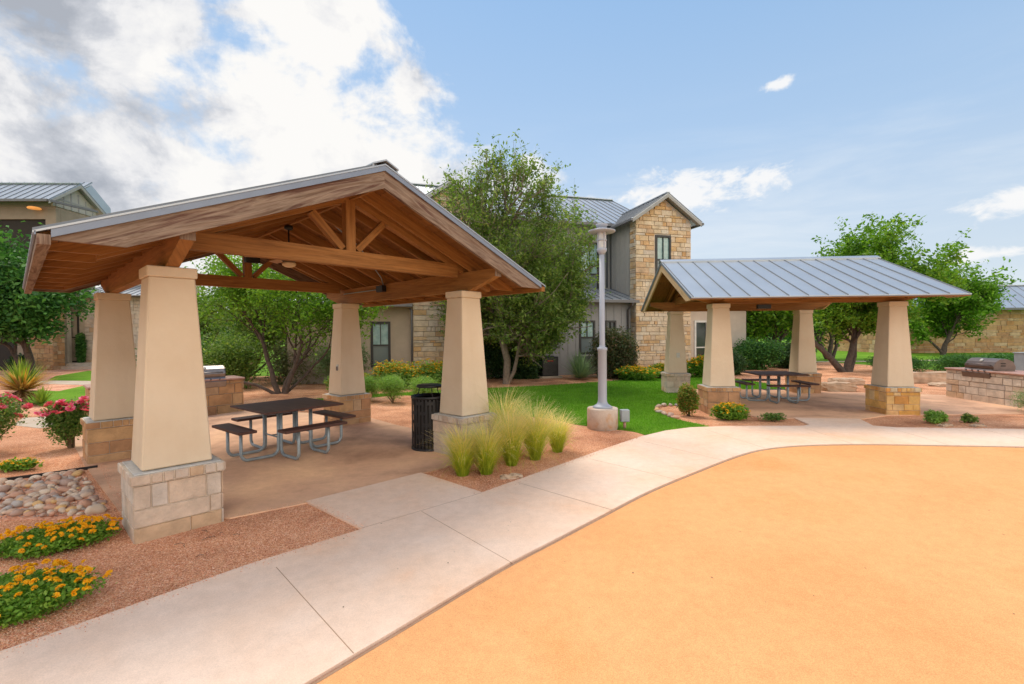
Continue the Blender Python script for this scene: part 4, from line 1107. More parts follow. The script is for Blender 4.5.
# ------------------------------------------------------------------ main apartment building
BA = R(16.5)
bld = thing('apartment_building', 'two storey grey and stone apartment house with two gabled stone towers behind the lawn', 'building', (5.89, 22.5, 0), BA)
def gable_tower(x0, w, y0, depth, ze, za, ops, seed):
    t = lambda u: ze+(za-ze)*(1-abs(2*u/w-1))
    mb = MB()
    slab_wall(mb, x0, x0+w, y0, .25, -.3, ze, ops)
    mb.extrude([(x0, y0, ze), (x0+w, y0, ze), (x0+w/2, y0, za)], (0, .25, 0))
    mb.box(x0, x0+.22, y0+.251, y0+.46, -.3, ze-.05); mb.box(x0+w-.22, x0+w, y0+.251, y0+depth, -.3, ze-.05)
    wl = mb.build('tower_wall', 'mortar', bld)
    mb = MB(); rg = random.Random(seed)
    oo = [(a-x0-.02, b-x0+.02, c-.02, d+.02) for a, b, c, d in ops]
    veneer(mb, (x0-.05, y0, 0), (1, 0, 0), (0, -1, 0), w+.05, -.1, za-.1, (.11, .16, .21, .25), (.2, .34, .48, .6), .05, .014, oo, lambda u: (t(u)-.04) if 0 < u < w else 0 if u > w+.05 or u < -.05 else ze-.04, rg)
    veneer(mb, (x0, y0+.5, 0), (0, -1, 0), (-1, 0, 0), .5, -.1, ze-.1, (.11, .16, .21, .25), (.5, .28), .05, .014, rg=rg)
    veneer(mb, (x0+w, y0, 0), (0, 1, 0), (1, 0, 0), depth, -.1, ze-.1, (.19, .26, .33), (.4, .5, .7), .05, .014, rg=rg)
    mb.build('stone_facing', 'limestone_wall', wl)
    # siding on the left return
    mb = MB(); mb.box(x0+.05, x0+.2, y0+.47, y0+depth, -.3, ze-.02); battens2 = mb
    for k in range(int((depth-.6)/.42)):
        yy = y0+.7+k*.42; mb.box(x0+.028, x0+.049, yy-.025, yy+.025, 0, ze-.05)
    mb.build('side_wall', 'grey_siding_light', wl)
    # roof: ridge along y
    ov, fr = .40, .38; ext = (za-ze)/(w/2)
    zr = za+.16; ze2 = zr-ext*(w/2+ov)
    cx = x0+w/2; mb = MB()
    yb = y0+depth+1.2
    for s in (-1, 1):
        e0 = (cx+s*(w/2+ov), y0-fr, ze2); e1 = (cx+s*(w/2+ov), yb, ze2); r1 = (cx+s*.0, yb, zr); r0 = (cx, y0-fr, zr)
        roof_slope(mb, e0, e1, r1, r0, .04, .42)
    mb.bar((cx, y0-fr-.02, zr+.03), (cx, yb, zr+.03), .16, .04)
    rf = mb.build('roof', ['metal_roof', 'metal_seam_shaded'], bld)
    mb = MB()
    for s in (-1, 1):
        mb.extrude([(cx, y0-fr-.002, zr-.045), (cx+s*(w/2+ov), y0-fr-.002, ze2-.045), (cx+s*(w/2+ov), y0-fr-.002, ze2-.20), (cx, y0-fr-.002, zr-.20)], (0, .04, 0))
        mb.extrude([(cx+s*.03, y0-fr+.04, zr-.07), (cx+s*(w/2+ov), y0-fr+.04, ze2-.05), (cx+s*(w/2+ov), y0-fr+.04, ze2-.09), (cx+s*.03, y0-fr+.04, zr-.11)], (0, fr-.05, 0))
    mb.build('rake_board', 'trim_white', rf)
    mb = MB()
    for s in (-1, 1): mb.bar((cx+s*(w/2+ov+.05), y0-fr-.02, ze2-.07), (cx+s*(w/2+ov+.05), yb-.8, ze2-.07), .10, .11)
    mb.build('gutter', 'gutter', rf)
    for a, b, c, d in ops: window(bld, a, b, c, d, y0, 'window_frame', 'glass_pane', 1, c+(d-c)*.42 if d-c < 3 else None, .05, .10)
    return wl
gable_tower(.03, 3.0, 0, 3.5, 7.38, 8.40, [(1.06, 1.92, 4.6, 6.62)], 5)
gable_tower(-10.35, 3.0, 0, 3.5, 7.1, 8.12, [(-9.3, -8.4, 4.4, 6.4)], 6)
# upper grey wall between the towers
mb = MB(); ops = [(-2.75, -.64, 4.0, 6.64), (-5.6, -4.4, 4.4, 6.64)]
slab_wall(mb, -7.35, .0, 2.55, .25, 3.0, 7.5, ops); w0 = mb.build('upper_wall', 'grey_siding_light', bld)
mb = MB(); battens(mb, -7.35, 0, 2.55, 3.0, 7.45, .42, ops); mb.build('batten', 'grey_siding_light', w0)
window(bld, -2.75, -.64, 4.0, 6.64, 2.55, 'window_frame', 'glass_pane', 3, 5.0, .05, .10)
window(bld, -5.6, -4.4, 4.4, 6.64, 2.55, 'window_frame', 'glass_pane', 1, 5.3, .05, .10)
# lower grey wall
mb = MB(); ops = [(-5.53, -4.78, .95, 2.5), (-2.73, -1.92, .95, 2.53), (-1.39, -.81, 1.2, 2.53)]
slab_wall(mb, -7.35, -.02, .45, .25, -.3, 3.4, ops); w1 = mb.build('lower_wall', 'grey_siding', bld)
mb = MB(); battens(mb, -7.35, 0, .45, -.1, 3.35, .40, ops); mb.build('batten', 'grey_siding', w1)
for a, b, c, d in ops: window(bld, a, b, c, d, .45, 'window_frame', 'glass_pane' if b < -1 else 'glass_dark', 1, None, .05, .09)
mb = MB(); mb.box(-2.95, -1.1, .36, .448, .86, .92); mb.build('window_ledge', 'grey_siding_light', w1)
mb = MB(); mb.box(-2.9, -1.2, .30, .445, .1, .855); mb.build('planter_panel', 'metal_dark', w1)
# shed roof over the lower storey
mb = MB(); roof_slope(mb, (-7.33, .02, 3.50), (.12, .02, 3.50), (.0, 2.54, 4.25), (-7.33, 2.54, 4.25), .05, .42); sh = mb.build('shed_roof', ['metal_roof', 'metal_seam_shaded'], bld)
mb = MB(); mb.bar((-7.33, -.03, 3.42), (.15, -.03, 3.42), .12, .13); mb.tube([(-.16, -.03, 3.36), (-.16, .1, 3.2), (-.2, .36, 3.05), (-.2, .38, .1)], .04, 8); mb.build('gutter', 'gutter', sh)
mb = MB(); mb.tube([(-.2, 2.1, 7.25), (-.2, 2.45, 7.0), (-.2, 2.47, 4.3)], .05, 8); mb.tube([(-10.52, -.05, 3.0), (-10.45, -.09, 2.9), (-10.45, -.09, 0)], .045, 8); mb.build('downspout', 'gutter', bld)
# main roof
mb = MB(); roof_slope(mb, (-14.5, 1.95, 7.52), (2.75, 1.95, 7.52), (2.55, 7, 10.25), (-14.5, 7, 10.25), .06, .42)
roof_slope(mb, (2.75, 12.05, 7.52), (-14.5, 12.05, 7.52), (-14.5, 7, 10.25), (2.55, 7, 10.25), .06, .42)
mb.bar((-14.5, 7, 10.29), (2.57, 7, 10.29), .3, .05); rf = mb.build('main_roof', ['metal_roof', 'metal_seam_shaded'], bld)
mb = MB(); mb.bar((-7.3, 1.9, 7.44), (.0, 1.9, 7.44), .14, .14); mb.build('gutter', 'gutter', rf)
mb = MB(); mb.box(-14.2, 2.4, 3.01, 11.5, -.3, 7.35); mb.extrude([(2.4, 3.0, 7.35), (2.4, 11.5, 7.35), (2.4, 7.2, 9.9)], (-.2, 0, 0)); mb.build('rear_block', 'stucco_building', bld)
# left one storey stucco wing
mb = MB(); ops = [(-12.08, -11.29, .59, 2.47), (-13.2, -12.62, .59, 2.47)]
slab_wall(mb, -15.2, -10.37, .3, .25, -.3, 3.1, ops); mb.box(-15.2, -14.95, .551, 2.9, -.3, 3.1); w2 = mb.build('wing_wall', 'stucco_building', bld)
for a, b, c, d in ops: window(bld, a, b, c, d, .3, 'window_frame', 'glass_pane', 1, 1.5, .05, .10)
mb = MB(); mb.box(-11.15, -10.42, .285, .2985, .05, 1.9); mb.box(-11.15, -10.42, .285, .2985, 1.92, 3.0); mb.build('stucco_panel', 'stucco_building', w2)
mb = MB(); roof_slope(mb, (-15.6, -.25, 3.2), (-10.42, -.25, 3.2), (-10.42, 3.0, 4.0), (-15.6, 3.0, 4.0), .05, .42); rf = mb.build('wing_roof', ['metal_roof', 'metal_seam_shaded'], bld)
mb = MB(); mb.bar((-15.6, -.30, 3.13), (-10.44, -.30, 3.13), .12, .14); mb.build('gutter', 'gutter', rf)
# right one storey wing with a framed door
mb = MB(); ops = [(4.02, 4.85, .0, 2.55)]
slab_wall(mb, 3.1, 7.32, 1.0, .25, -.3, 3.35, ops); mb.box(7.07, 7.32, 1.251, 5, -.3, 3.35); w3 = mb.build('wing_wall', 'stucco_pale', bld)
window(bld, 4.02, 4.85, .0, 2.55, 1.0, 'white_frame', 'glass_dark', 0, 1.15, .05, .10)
mb = MB(); roof_slope(mb, (3.1, .6, 3.38), (7.6, .6, 3.38), (7.6, 4.8, 4.3), (3.1, 4.8, 4.3), .06, .42); mb.build('wing_roof', ['metal_roof', 'metal_seam_shaded'], bld)
# AC unit
root = thing('air_conditioner', 'dark boxy air conditioner unit on a pad against the grey siding', 'air conditioner', (1.55, 20.85, 0), BA)
mb = MB(); mb.box(-.5, .5, -.5, .5, -.05, .08); mb.build('pad', 'pale_concrete', root)
mb = MB(); mb.box(-.38, .38, -.36, .38, .08, .92); bd = mb.build('casing', 'black_paint', root, bevel=.02)
mb = MB()
for k in range(14): mb.box(-.33, .33, -.372, -.3615, .14+k*.052, .165+k*.052)
mb.build('louvre', 'metal_dark', bd)
mb = MB(); mb.box(-.13, .13, -.380, -.3735, .72, .76); mb.build('badge', 'red_plastic', bd)
mb = MB(); mb.lathe([(.3, .925), (.3, .95), (.05, .96)], 20); mb.build('fan_grille', 'metal_dark', root)

# ------------------------------------------------------------------ building far left
lb = thing('apartment_building', 'tall apartment block with seamed metal roofs and small grey gable at the left edge', 'building', (-26.8, 28.0, 0), R(1.5))
mb = MB(); slab_wall(mb, -22, .0, 0, .3, -.3, 9.6, [(-1.7, 0, -.3, 4.2), (-13, -10.5, 6.4, 8.6), (-8, -5.5, 6.4, 8.6), (-4.2, -.6, 6.6, 8.9)]); mb.box(-22, 0, .31, 2.6, 4.2, 9.6); mb.box(-22, -1.75, .31, 2.6, -.3, 4.199); mb.build('wall', 'stucco_dark_tan', lb)
for a, b in ((-13, -10.5), (-8, -5.5)): window(lb, a, b, 6.4, 8.6, 0, 'window_frame', 'glass_pane', 1)
mb = MB(); mb.box(-4.2, -.6, .15, .29, 6.6, 8.9); mb.build('balcony_shade_panel', 'dark_void', lb)  # near-black back panel, shade inside the balcony put into the colour
mb = MB(); mb.lathe([(.02, -.02), (.30, -.02), (.32, .03), (.25, .08), (.02, .1)], 20); g = mb.build('porch_light', 'porch_light_glow', lb); g.location = (-.9, -.35, 9.42)
mb = MB(); roof_slope(mb, (-22, -.75, 9.85), (.35, -.75, 9.85), (.35, 1.3, 11.35), (-22, 1.3, 11.35), .06, .5); roof_slope(mb, (.35, 3.35, 9.85), (-22, 3.35, 9.85), (-22, 1.3, 11.35), (.35, 1.3, 11.35), .06, .5)
mb.bar((-22, 1.3, 11.40), (.37, 1.3, 11.40), .2, .06); rf = mb.build('roof', ['metal_roof', 'metal_seam_shaded'], lb)
mb = MB(); mb.bar((-22, -.82, 9.78), (.3, -.82, 9.78), .12, .14); mb.bar((.30, -.82, 9.78), (1.1, 1.6, 9.72), .12, .12); mb.build('gutter', 'gutter', rf)
mb = MB(); mb.extrude([(.02, -.2, 9.65), (.02, 2.8, 9.65), (.02, 2.75, 10.1), (.02, 1.3, 11.15), (.02, -.15, 10.1)], (-.1, 0, 0)); gw = mb.build('gable_wall', 'grey_siding_light', lb)
mb = MB()
for k in range(6):
    yy = .0+k*.5; hh = 10.1+max(0, 1-abs(yy-1.3)/1.4)*.75; mb.box(.0205, .05, yy-.03, yy+.03, 9.65, hh)
mb.box(.0205, .045, -.1, 2.7, 10.08, 10.16); mb.build('batten', 'grey_siding', gw)
mb = MB()
for s in (-1, 1): mb.extrude([(.34, 1.3, 11.28), (.34, 1.3+s*2.1, 9.76), (.34, 1.3+s*2.1, 9.6), (.34, 1.3, 11.1)], (.04, 0, 0))
mb.build('rake_board', 'trim_white', rf)
mb = MB(); roof_slope(mb, (-22, 3.4, 11.3), (-2.2, 3.4, 11.3), (-2.2, 5.2, 12.7), (-22, 5.2, 12.7), .06, .5); mb.extrude([(-2.25, 3.6, 10.5), (-2.25, 6.8, 10.5), (-2.25, 6.8, 11.3), (-2.25, 5.2, 12.5), (-2.25, 3.6, 11.3)], (-.1, 0, 0)); mb.build('rear_roof', ['metal_roof', 'metal_seam_shaded'], lb)
# ground floor: stone piers, recess, stair
mb = MB(); 
for (x0, x1, y0, y1, z1) in ((-1.5, -.25, -.1, .6, 4.19), (-.95, -.75, 1.4, 1.7, 3.6)):
    mb.box(x0, x1, y0, y1, -.1, z1)
pc = mb.build('pier_core', 'mortar', lb)
mb = MB(); rg = random.Random(4)
veneer(mb, (-1.53, -.1, 0), (1, 0, 0), (0, -1, 0), 1.31, -.1, 4.15, (.2, .3), (.3, .45), .04, .012, rg=rg); veneer(mb, (-.25, -.13, 0), (0, 1, 0), (1, 0, 0), .76, -.1, 4.15, (.2, .3), (.3, .45), .04, .012, rg=rg)
mb.build('stone_facing', 'limestone_orange', pc)
mb = MB(); mb.box(-1.7, 3.7, 1.8, 6, -.3, 4.45); mb.box(.7, 3.9, 3.2, 7, 4.45, 6.6); ew = mb.build('entry_wall', 'stucco_building', lb)
mb = MB(); rg = random.Random(8); veneer(mb, (.0, 1.8, 0), (1, 0, 0), (0, -1, 0), 3.7, .3, 4.4, (.2, .3), (.3, .5), .04, .012, rg=rg); mb.build('stone_facing', 'limestone', ew)
window(lb, -1.25, -.35, .35, 3.5, 1.8, 'window_frame', 'glass_dark', 1)
mb = MB(); mb.box(-1.4, 4.2, .7, 1.79, -.3, .35); mb.box(-.2, 4.2, .3, .699, -.3, .18); mb.build('entry_step', 'pale_concrete', lb)
mb = MB(); roof_slope(mb, (-.3, 1.2, 4.5), (4.1, 1.2, 4.5), (4.1, 3.2, 5.3), (.2, 3.2, 5.3), .06, .42); mb.build('entry_roof', ['metal_roof', 'metal_seam_shaded'], lb)
mb = MB()
for k in range(9): mb.box(-5.6-.0+k*-.0-.35*k, -5.3-.35*k+.05, -1.9, -.6, 1.9-.0-.0+.19*k, 1.94+.19*k)
mb.build('stair_tread', 'pale_concrete', lb)
mb = MB(); mb.bar((-2.4, -1.95, .15), (-8.6, -1.95, 3.6), .08, .3); mb.bar((-2.4, -1.95, 1.1), (-8.6, -1.95, 4.5), .05, .06)
for k in range(12): x = -2.5-.5*k; mb.bar((x, -1.95, .25+.278*k*1.0), (x, -1.95, 1.15+.278*k), .025, .025, up=(0, 1, 0))
mb.build('stair_rail', 'black_paint', lb)
mb = MB(); mb.box(-22, -2.4, -.02, -.005, -.1, 3.0); mb.build('ground_floor_shade', 'dark_void', lb)  # flat dark sheet on the wall, painted shade of the ground floor

# ------------------------------------------------------------------ building far right
rb = thing('stone_outbuilding', 'long low orange stone building with grey metal roof at the right edge beyond the trees', 'building', (33.5, 42.2, 0), R(-2))
mb = MB(); mb.box(0, 40, 0, 10, -.3, 3.8); c0 = mb.build('wall', 'mortar', rb)
mb = MB(); rg = random.Random(3); veneer(mb, (0, 0, 0), (1, 0, 0), (0, -1, 0), 16, -.1, 3.75, (.22, .3, .4), (.5, .8, 1.1), .05, .02, rg=rg); veneer(mb, (0, 10, 0), (0, -1, 0), (-1, 0, 0), 10, -.1, 3.75, (.3, .4), (.8, 1.1), .05, .02, rg=rg); mb.build('stone_facing', 'limestone_orange', c0)
mb = MB(); roof_slope(mb, (-.6, -.7, 3.9), (41, -.7, 3.9), (41, 5, 6.3), (3.8, 5, 6.3), .06, .9, .05); roof_slope(mb, (-.6, 10.7, 3.9), (-.6, -.7, 3.9), (3.8, 5, 6.3), (3.8, 5.01, 6.3), .06, .9, .05); roof_slope(mb, (41, 10.7, 3.9), (-.6, 10.7, 3.9), (3.8, 5, 6.3), (41, 5, 6.3), .06, .9, .05)
mb.bar((3.8, 5, 6.36), (41, 5, 6.36), .3, .08); rf = mb.build('roof', ['metal_roof', 'metal_seam_shaded'], rb)
mb = MB(); mb.bar((-.7, -.78, 3.8), (41, -.78, 3.8), .16, .18); mb.build('gutter', 'gutter', rf)

# ------------------------------------------------------------------ trees
elm = dict(trunks=[(0, 0, (-.03, 0, 1), 4.9, .15), (.03, 0, (.42, -.1, 1), 3.2, .08)], levels=4, kids=[17, 8, 6, 5], start=[.36, .10, .12, .1], ang=[1.30, .70, .5, .42], ratio=.70, wig=.11, up=[.02, .03, .07, .15, .14], c=(.2, 0, 4.9), r=(3.4, 2.9, 4.3), noise=.30)
make_tree('elm_tree', 'tall upright feathery green tree growing in the gravel before the grey siding', -.24, 18.15, elm, 'leaf_elm', 150000, .064, .085, 'bark', seed=14, aspect=.42)
mesq = dict(trunks=[(-.1, 0, (-.42, -.1, 1), 2.2, .095), (.02, .05, (.05, .1, 1), 2.0, .085), (.1, 0, (.55, .0, 1), 2.3, .075), (0, .1, (.75, .3, .9), 2.2, .055), (-.15, 0, (-.95, .1, .8), 2.0, .06)], levels=4, kids=[4, 5, 5, 4], start=[.35, .25, .2, .2], ang=[.5, .65, .7, .7], ratio=.78, wig=.13, up=[.02, .05, .04, .03, .02], c=(0, 0, 3.2), r=(3.5, 2.6, 2.0))
make_tree('mesquite_tree', 'spreading multi trunk tree with dark crooked stems seen through the near pavilion', -7.6, 15.6, mesq, 'leaf_oak', 42000, .05, .16, 'bark_dark', seed=21, z=0)
oak = dict(trunks=[(-.15, 0, (-.75, -.1, .85), 2.2, .17), (.0, 0, (.05, .1, 1), 2.4, .17), (.15, 0, (.5, 0, 1), 2.2, .13)], levels=4, kids=[5, 5, 5, 5], start=[.4, .25, .2, .2], ang=[.6, .65, .65, .65], ratio=.93, wig=.12, up=[.03, .06, .06, .05, .03], c=(1.5, 0, 4.4), r=(2.9, 3.0, 3.9), noise=.5)
make_tree('live_oak_tree', 'broad bright green multi trunk tree rising behind the right column of the far pavilion', 15.9, 22.5, oak, 'leaf_oak', 52000, .085, .15, 'bark_dark', seed=35)
oak2 = dict(oak); oak2['trunks'] = [(0, 0, (.05, 0, 1), 2.2, .2), (0, 0, (-.5, .1, 1), 2.0, .12), (0, 0, (.6, .1, 1), 2.2, .13)]; oak2['c'] = (.3, 0, 4.5); oak2['r'] = (4.1, 3.3, 3.7); oak2['ratio'] = .98
make_tree('live_oak_tree', 'rounded green tree in the grass in front of the far orange stone building', 34.6, 38.0, oak2, 'leaf_oak', 36000, .13, .21, 'bark_dark', seed=32)
oak3 = dict(oak); oak3['c'] = (0, 0, 3.6); oak3['r'] = (3.2, 2.5, 2.7)
make_tree('live_oak_tree', 'leafy green tree filling the gap between the far pavilion columns behind the hedge', 17.0, 31.5, oak3, 'leaf_oak', 30000, .12, .3, 'bark_dark', seed=33)
make_tree('live_oak_tree', 'tree to the right of the hedge seen under the far pavilion roof', 22.5, 33.5, oak3, 'leaf_oak', 26000, .12, .3, 'bark_dark', seed=38)
big = dict(oak); big['trunks'] = [(0, 0, (.1, 0, 1), 2.4, .2), (0, 0, (-.6, 0, 1), 2.2, .14)]; big['c'] = (0, 0, 5.0); big['r'] = (3.9, 3.0, 3.3); big['ratio'] = .95
make_tree('live_oak_tree', 'dense dark green tree at the left edge in front of the tall apartment block', -23.6, 23.2, big, 'leaf_deep', 60000, .11, .25, 'bark_dark', seed=41)
# trees and brush behind the near pavilion
mq2 = dict(mesq); mq2['c'] = (0, 0, 3.0); mq2['r'] = (3.2, 2.4, 2.3)
make_tree('mesquite_tree', 'pale yellow green tree behind the crooked stems under the near pavilion', -12.0, 21.0, mq2, 'leaf_mesquite', 34000, .075, .2, 'bark_dark', seed=22)
make_tree('mesquite_tree', 'grey green tree at the right of the view under the near pavilion roof', -7.2, 21.0, dict(mq2, c=(0, 0, 2.9), r=(2.5, 2, 2.3)), 'leaf_oak', 26000, .07, .2, 'bark_dark', seed=23)
BB = 'mixed brush behind the near pavilion'
make_bush('brush_bush', 'olive brush left of the crooked trunks beyond the grill counter', -10.3, 17.2, 1.5, 1.1, 2.1, 'leaf_mesquite', 11000, .045, 51, BB, shell=.1)
make_bush('brush_bush', 'dull olive brush directly behind the crooked trunks', -8.3, 18.9, 1.5, 1.1, 2.0, 'leaf_olive', 11000, .045, 52, BB, shell=.1)
make_bush('brush_bush', 'grey green brush right of the crooked trunks', -6.7, 18.2, 1.2, 1.0, 1.7, 'leaf_grey', 9000, .045, 53, BB, shell=.1)
make_bush('brush_bush', 'darker brush beside the near pavilion grill', -12.6, 17.5, 1.6, 1.2, 2.3, 'leaf_deep', 11000, .05, 54, BB, shell=.1)
# ------------------------------------------------------------------ bushes by the building
DB = 'dark bushes against the building'
make_bush('evergreen_bush', 'dark bush left of the feathery tree trunk', -1.0, 20.2, 1.1, .9, 2.0, 'leaf_dark', 12000, .05, 61, DB, lobes=9, shell=.25)
make_bush('evergreen_bush', 'dark bush between the feathery tree trunk and the air conditioner', .55, 20.5, .95, .9, 1.85, 'leaf_dark', 12000, .05, 62, DB, lobes=9, shell=.25)
make_bush('photinia_bush', 'large round reddish green bush right of the lamp post against the stone tower', 4.60, 20.25, 1.2, .95, 2.15, 'leaf_photinia', 22000, .045, 63, lobes=12, shell=.35)
yucca('red_yucca', 'spiky grey green yucca clump beside the air conditioner', 2.83, 19.7, .05, 1.15, 420, (('yucca_blue', 'leaf_blades', .6), ('yucca_blue', 'outer_blades', .4)), 64, .02)
HB = 'hedge bushes behind the far pavilion'
for i, (x, y, rr, h, lb_) in enumerate(((9.9, 21.5, 1.1, 1.2, 'dark clipped bush nearest the pale stucco wall behind the far pavilion'), (12.6, 24.3, 1.5, 1.6, 'dark bush in the middle of the hedge behind the far pavilion'), (14.9, 25.2, 1.5, 1.5, 'dark bush at the right end of the hedge behind the far pavilion'))):
    make_bush('hedge_bush', lb_, x, y, rr, rr*.8, h, 'leaf_dark' if i != 1 else 'leaf_deep', 11000, .055, 70+i, HB, lobes=9, shell=.2)
LG = 'flowering bushes along the building'
ys = [(-5.6, 16.6, .9, .6, 'leftmost yellow flowering bush beside the back column of the near pavilion'), (-4.1, 16.9, 1.1, .95, 'yellow flowering bush under the stucco wing window'), (-2.6, 17.3, 1.1, .95, 'yellow flowering bush below the stone tower left of the near column'),
      (5.1, 19.4, 1.0, .55, 'low yellow flowering bush right of the lamp post'), (6.5, 20.1, .8, .6, 'yellow flowering bush at the foot of the stone tower'), (8.0, 20.2, .9, .95, 'orange flowering bush between the two left columns of the far pavilion')]
for i, (x, y, rr, h, lb_) in enumerate(ys):
    lantana(lb_, x, y, rr, .7, h, 7000, 520 if i in (5, 1, 2) else 330, 80+i, LG, lsize=.045, fs=.05, petal='petal_orange' if i in (5, 3) else 'petal_yellow', leaf='leaf_lime' if i < 3 else 'leaf_lantana')
SG = 'feathery light green bushes beside the near pavilion'
for i, (x, y, rr, h, lb_) in enumerate(((-4.15, 13.55, .45, .75, 'feathery light green bush right of the back column'), (-3.35, 13.25, .5, .8, 'feathery light green bush in the middle of its row'), (-2.45, 12.9, .5, .8, 'feathery light green bush behind the trash can'))):
    make_bush('feathery_bush', lb_, x, y, rr, rr*.9, h, 'leaf_lime', 9000, .022, 90+i, SG, lobes=9, lift=.16, shell=.15, aspect=.3)
make_bush('nandina_bush', 'small round green and bronze bush before the near left column of the far pavilion', 4.05, 10.85, .30, .28, .74, 'leaf_nandina', 6500, .026, 95, lobes=9, lift=.06, shell=.2)
lantana('orange flowering lantana at the foot of the near left column of the far pavilion', 4.75, 10.3, .48, .26, .36, 4200, 190, 96, None, lsize=.028, fs=.03)
make_bush('groundcover_plant', 'small pinkish green plant beside the far pavilion walk', 5.55, 10.05, .3, .15, .2, 'leaf_rose', 900, .022, 97)
make_bush('groundcover_plant', 'small leafy green plant in the gravel before the right column of the far pavilion', 8.72, 9.75, .26, .2, .26, 'leaf_lime', 1800, .026, 98)
make_bush('groundcover_plant', 'tiny dry plant near the walk right of the far pavilion', 9.45, 9.75, .17, .13, .2, 'leaf_mesquite', 700, .024, 99)
make_bush('desert_shrub', 'wispy grey green shrub in front of the right grill counter', 11.95, 10.9, .62, .4, .62, 'leaf_grey', 5200, .022, 100, lift=.08, shell=.05, aspect=.25)
for i, (x, y, rx, lb_) in enumerate(((18.6, 22.6, 1.7, 'low spreading juniper left behind the right grill counter'), (21.4, 22.8, 1.9, 'low spreading juniper right behind the right grill counter'), (24.6, 23.5, 2.0, 'low spreading juniper farthest right'))):
    make_bush('juniper', lb_, x, y, rx, 1.1, .8, 'leaf_juniper', 11000, .05, 105+i, 'low junipers behind the grill counter', lobes=12, shell=.2, aspect=.25)
make_bush('evergreen_bush', 'small dark bush before the stone pier of the left apartment block', -27.9, 26.8, .7, .5, 1.0, 'leaf_dark', 3500, .06, 110)
make_bush('evergreen_bush', 'tall narrow bush beside the entry window of the left apartment block', -26.9, 29.5, .4, .3, 1.9, 'leaf_deep', 4000, .06, 111, z=.3)
make_bush('dry_shrub', 'thin dry shrub in the gravel behind the far picnic table', 9.9, 15.9, .35, .3, .5, 'leaf_mesquite', 600, .03, 112, shell=.05)
# left bed
yucca('yucca', 'large yucca with green heart and golden outer leaves beyond the roses', -14.0, 13.5, .40, .90, 620, (('yucca_green', 'inner_leaves', .35), ('yucca_gold', 'outer_leaves', .42), ('yucca_dead', 'dry_leaves', .23)), 120, .026)
yucca('yucca', 'little green yucca just right of the large golden yucca', -13.2, 13.25, .08, .5, 90, (('yucca_green', 'inner_leaves', .6), ('yucca_green', 'outer_leaves', .4)), 121, .02)
rose('tall pink rose bush cut by the left edge of the view', -8.68, 7.75, .60, .98, 130, 13000, 64)
rose('smaller airy pink rose bush left of the back left column', -7.62, 8.15, .36, .84, 131, 7000, 46)
lantana('small orange flowering lantana on the gravel just above the river stones', -7.15, 6.80, .34, .16, .16, 1800, 60, 140, lsize=.022, fs=.022)
lantana('orange lantana clump between the river stones and the stone column base', -4.17, 4.28, .44, .34, .17, 16000, 98, 141, rz=.45, individual=True, lsize=.015, fs=.019)
lantana('large orange lantana clump nearest the viewer beside the concrete walk', -3.55, 3.28, .56, .36, .19, 24000, 100, 142, rz=.30, individual=True, lsize=.015, fs=.020)
# feather grass
for i, (x, y, h, n, lb_) in enumerate(((-.68, 6.38, .80, 520, 'leftmost feather grass clump against the column base'), (-.36, 6.44, .85, 480, 'second feather grass clump from the column'), (-.02, 6.86, .95, 560, 'tall feather grass clump in the middle of the row'),
        (.34, 7.16, .98, 560, 'tallest feather grass clump right of the middle'), (.72, 7.62, .72, 460, 'short greener feather grass clump at the right end'), (-.15, 7.75, 1.12, 420, 'pale straw feather grass clump behind the others'))):
    feather_grass(lb_, x, y, h, n, 150+i, .20 if i < 5 else .16)

# ------------------------------------------------------------------ rocks
def rock_mesh(seed, flat=.6, name='river_stone', sub=2, rough=.12):
    rg = np.random.default_rng(seed); bm = bmesh.new(); bmesh.ops.create_icosphere(bm, subdivisions=sub, radius=1)
    k = rg.normal(size=(4, 3)); ph = rg.random(4)*6
    for v in bm.verts:
        p = np.array(v.co); d = 1+sum(rough*math.sin(1.6*(kk@p)+q) for kk, q in zip(k, ph))
        v.co = Vector((p[0]*d, p[1]*d*.78, p[2]*d*flat))
    for f in bm.faces: f.smooth = True
    me = bpy.data.meshes.new(name); bm.to_mesh(me); bm.free(); return me
RM = []
for i in range(10):
    me = rock_mesh(i+1, .5+.2*(i % 3)/2); me.materials.append(MATS['cobble']); RM.append(me)
rg = random.Random(77); placed = []
bedp = [(-6.95, 5.98), (-6.12, 6.66), (-4.52, 5.22), (-4.50, 5.0), (-5.4, 4.95), (-6.3, 4.95), (-6.6, 5.3)]
tries = 0
while len(placed) < 290 and tries < 30000:
    tries += 1
    s = (.078 if len(placed) < 14 else .060 if len(placed) < 90 else .047 if len(placed) < 190 else .036)*(.8+.4*rg.random())
    x, y = rg.uniform(-7.0, -4.45), rg.uniform(4.9, 6.7)
    if not inpoly(x, y, bedp): continue
    if any((x-a)**2+(y-b)**2 < ((s+c)*.50)**2 for a, b, c in placed): continue
    placed.append((x, y, s))
    o = bpy.data.objects.new('river_stone', RM[rg.randrange(10)]); COL.objects.link(o)
    o.location = (x, y, s*.32+rg.random()*.02); o.rotation_euler = (rg.gauss(0, .2), rg.gauss(0, .2), rg.random()*6.28); o.scale = (s, s, s)
    tag(o, 'smooth river stone in the stone bed beside the near pavilion', 'stone', 'river stones in the bed beside the near pavilion')
for me in RM: pass
pv = []; rq = np.random.default_rng(21)
base = np.array([[1, 0, .1], [-.3, .85, .1], [-.6, -.8, .1], [0, 0, .75]])
vs = []; fs = []
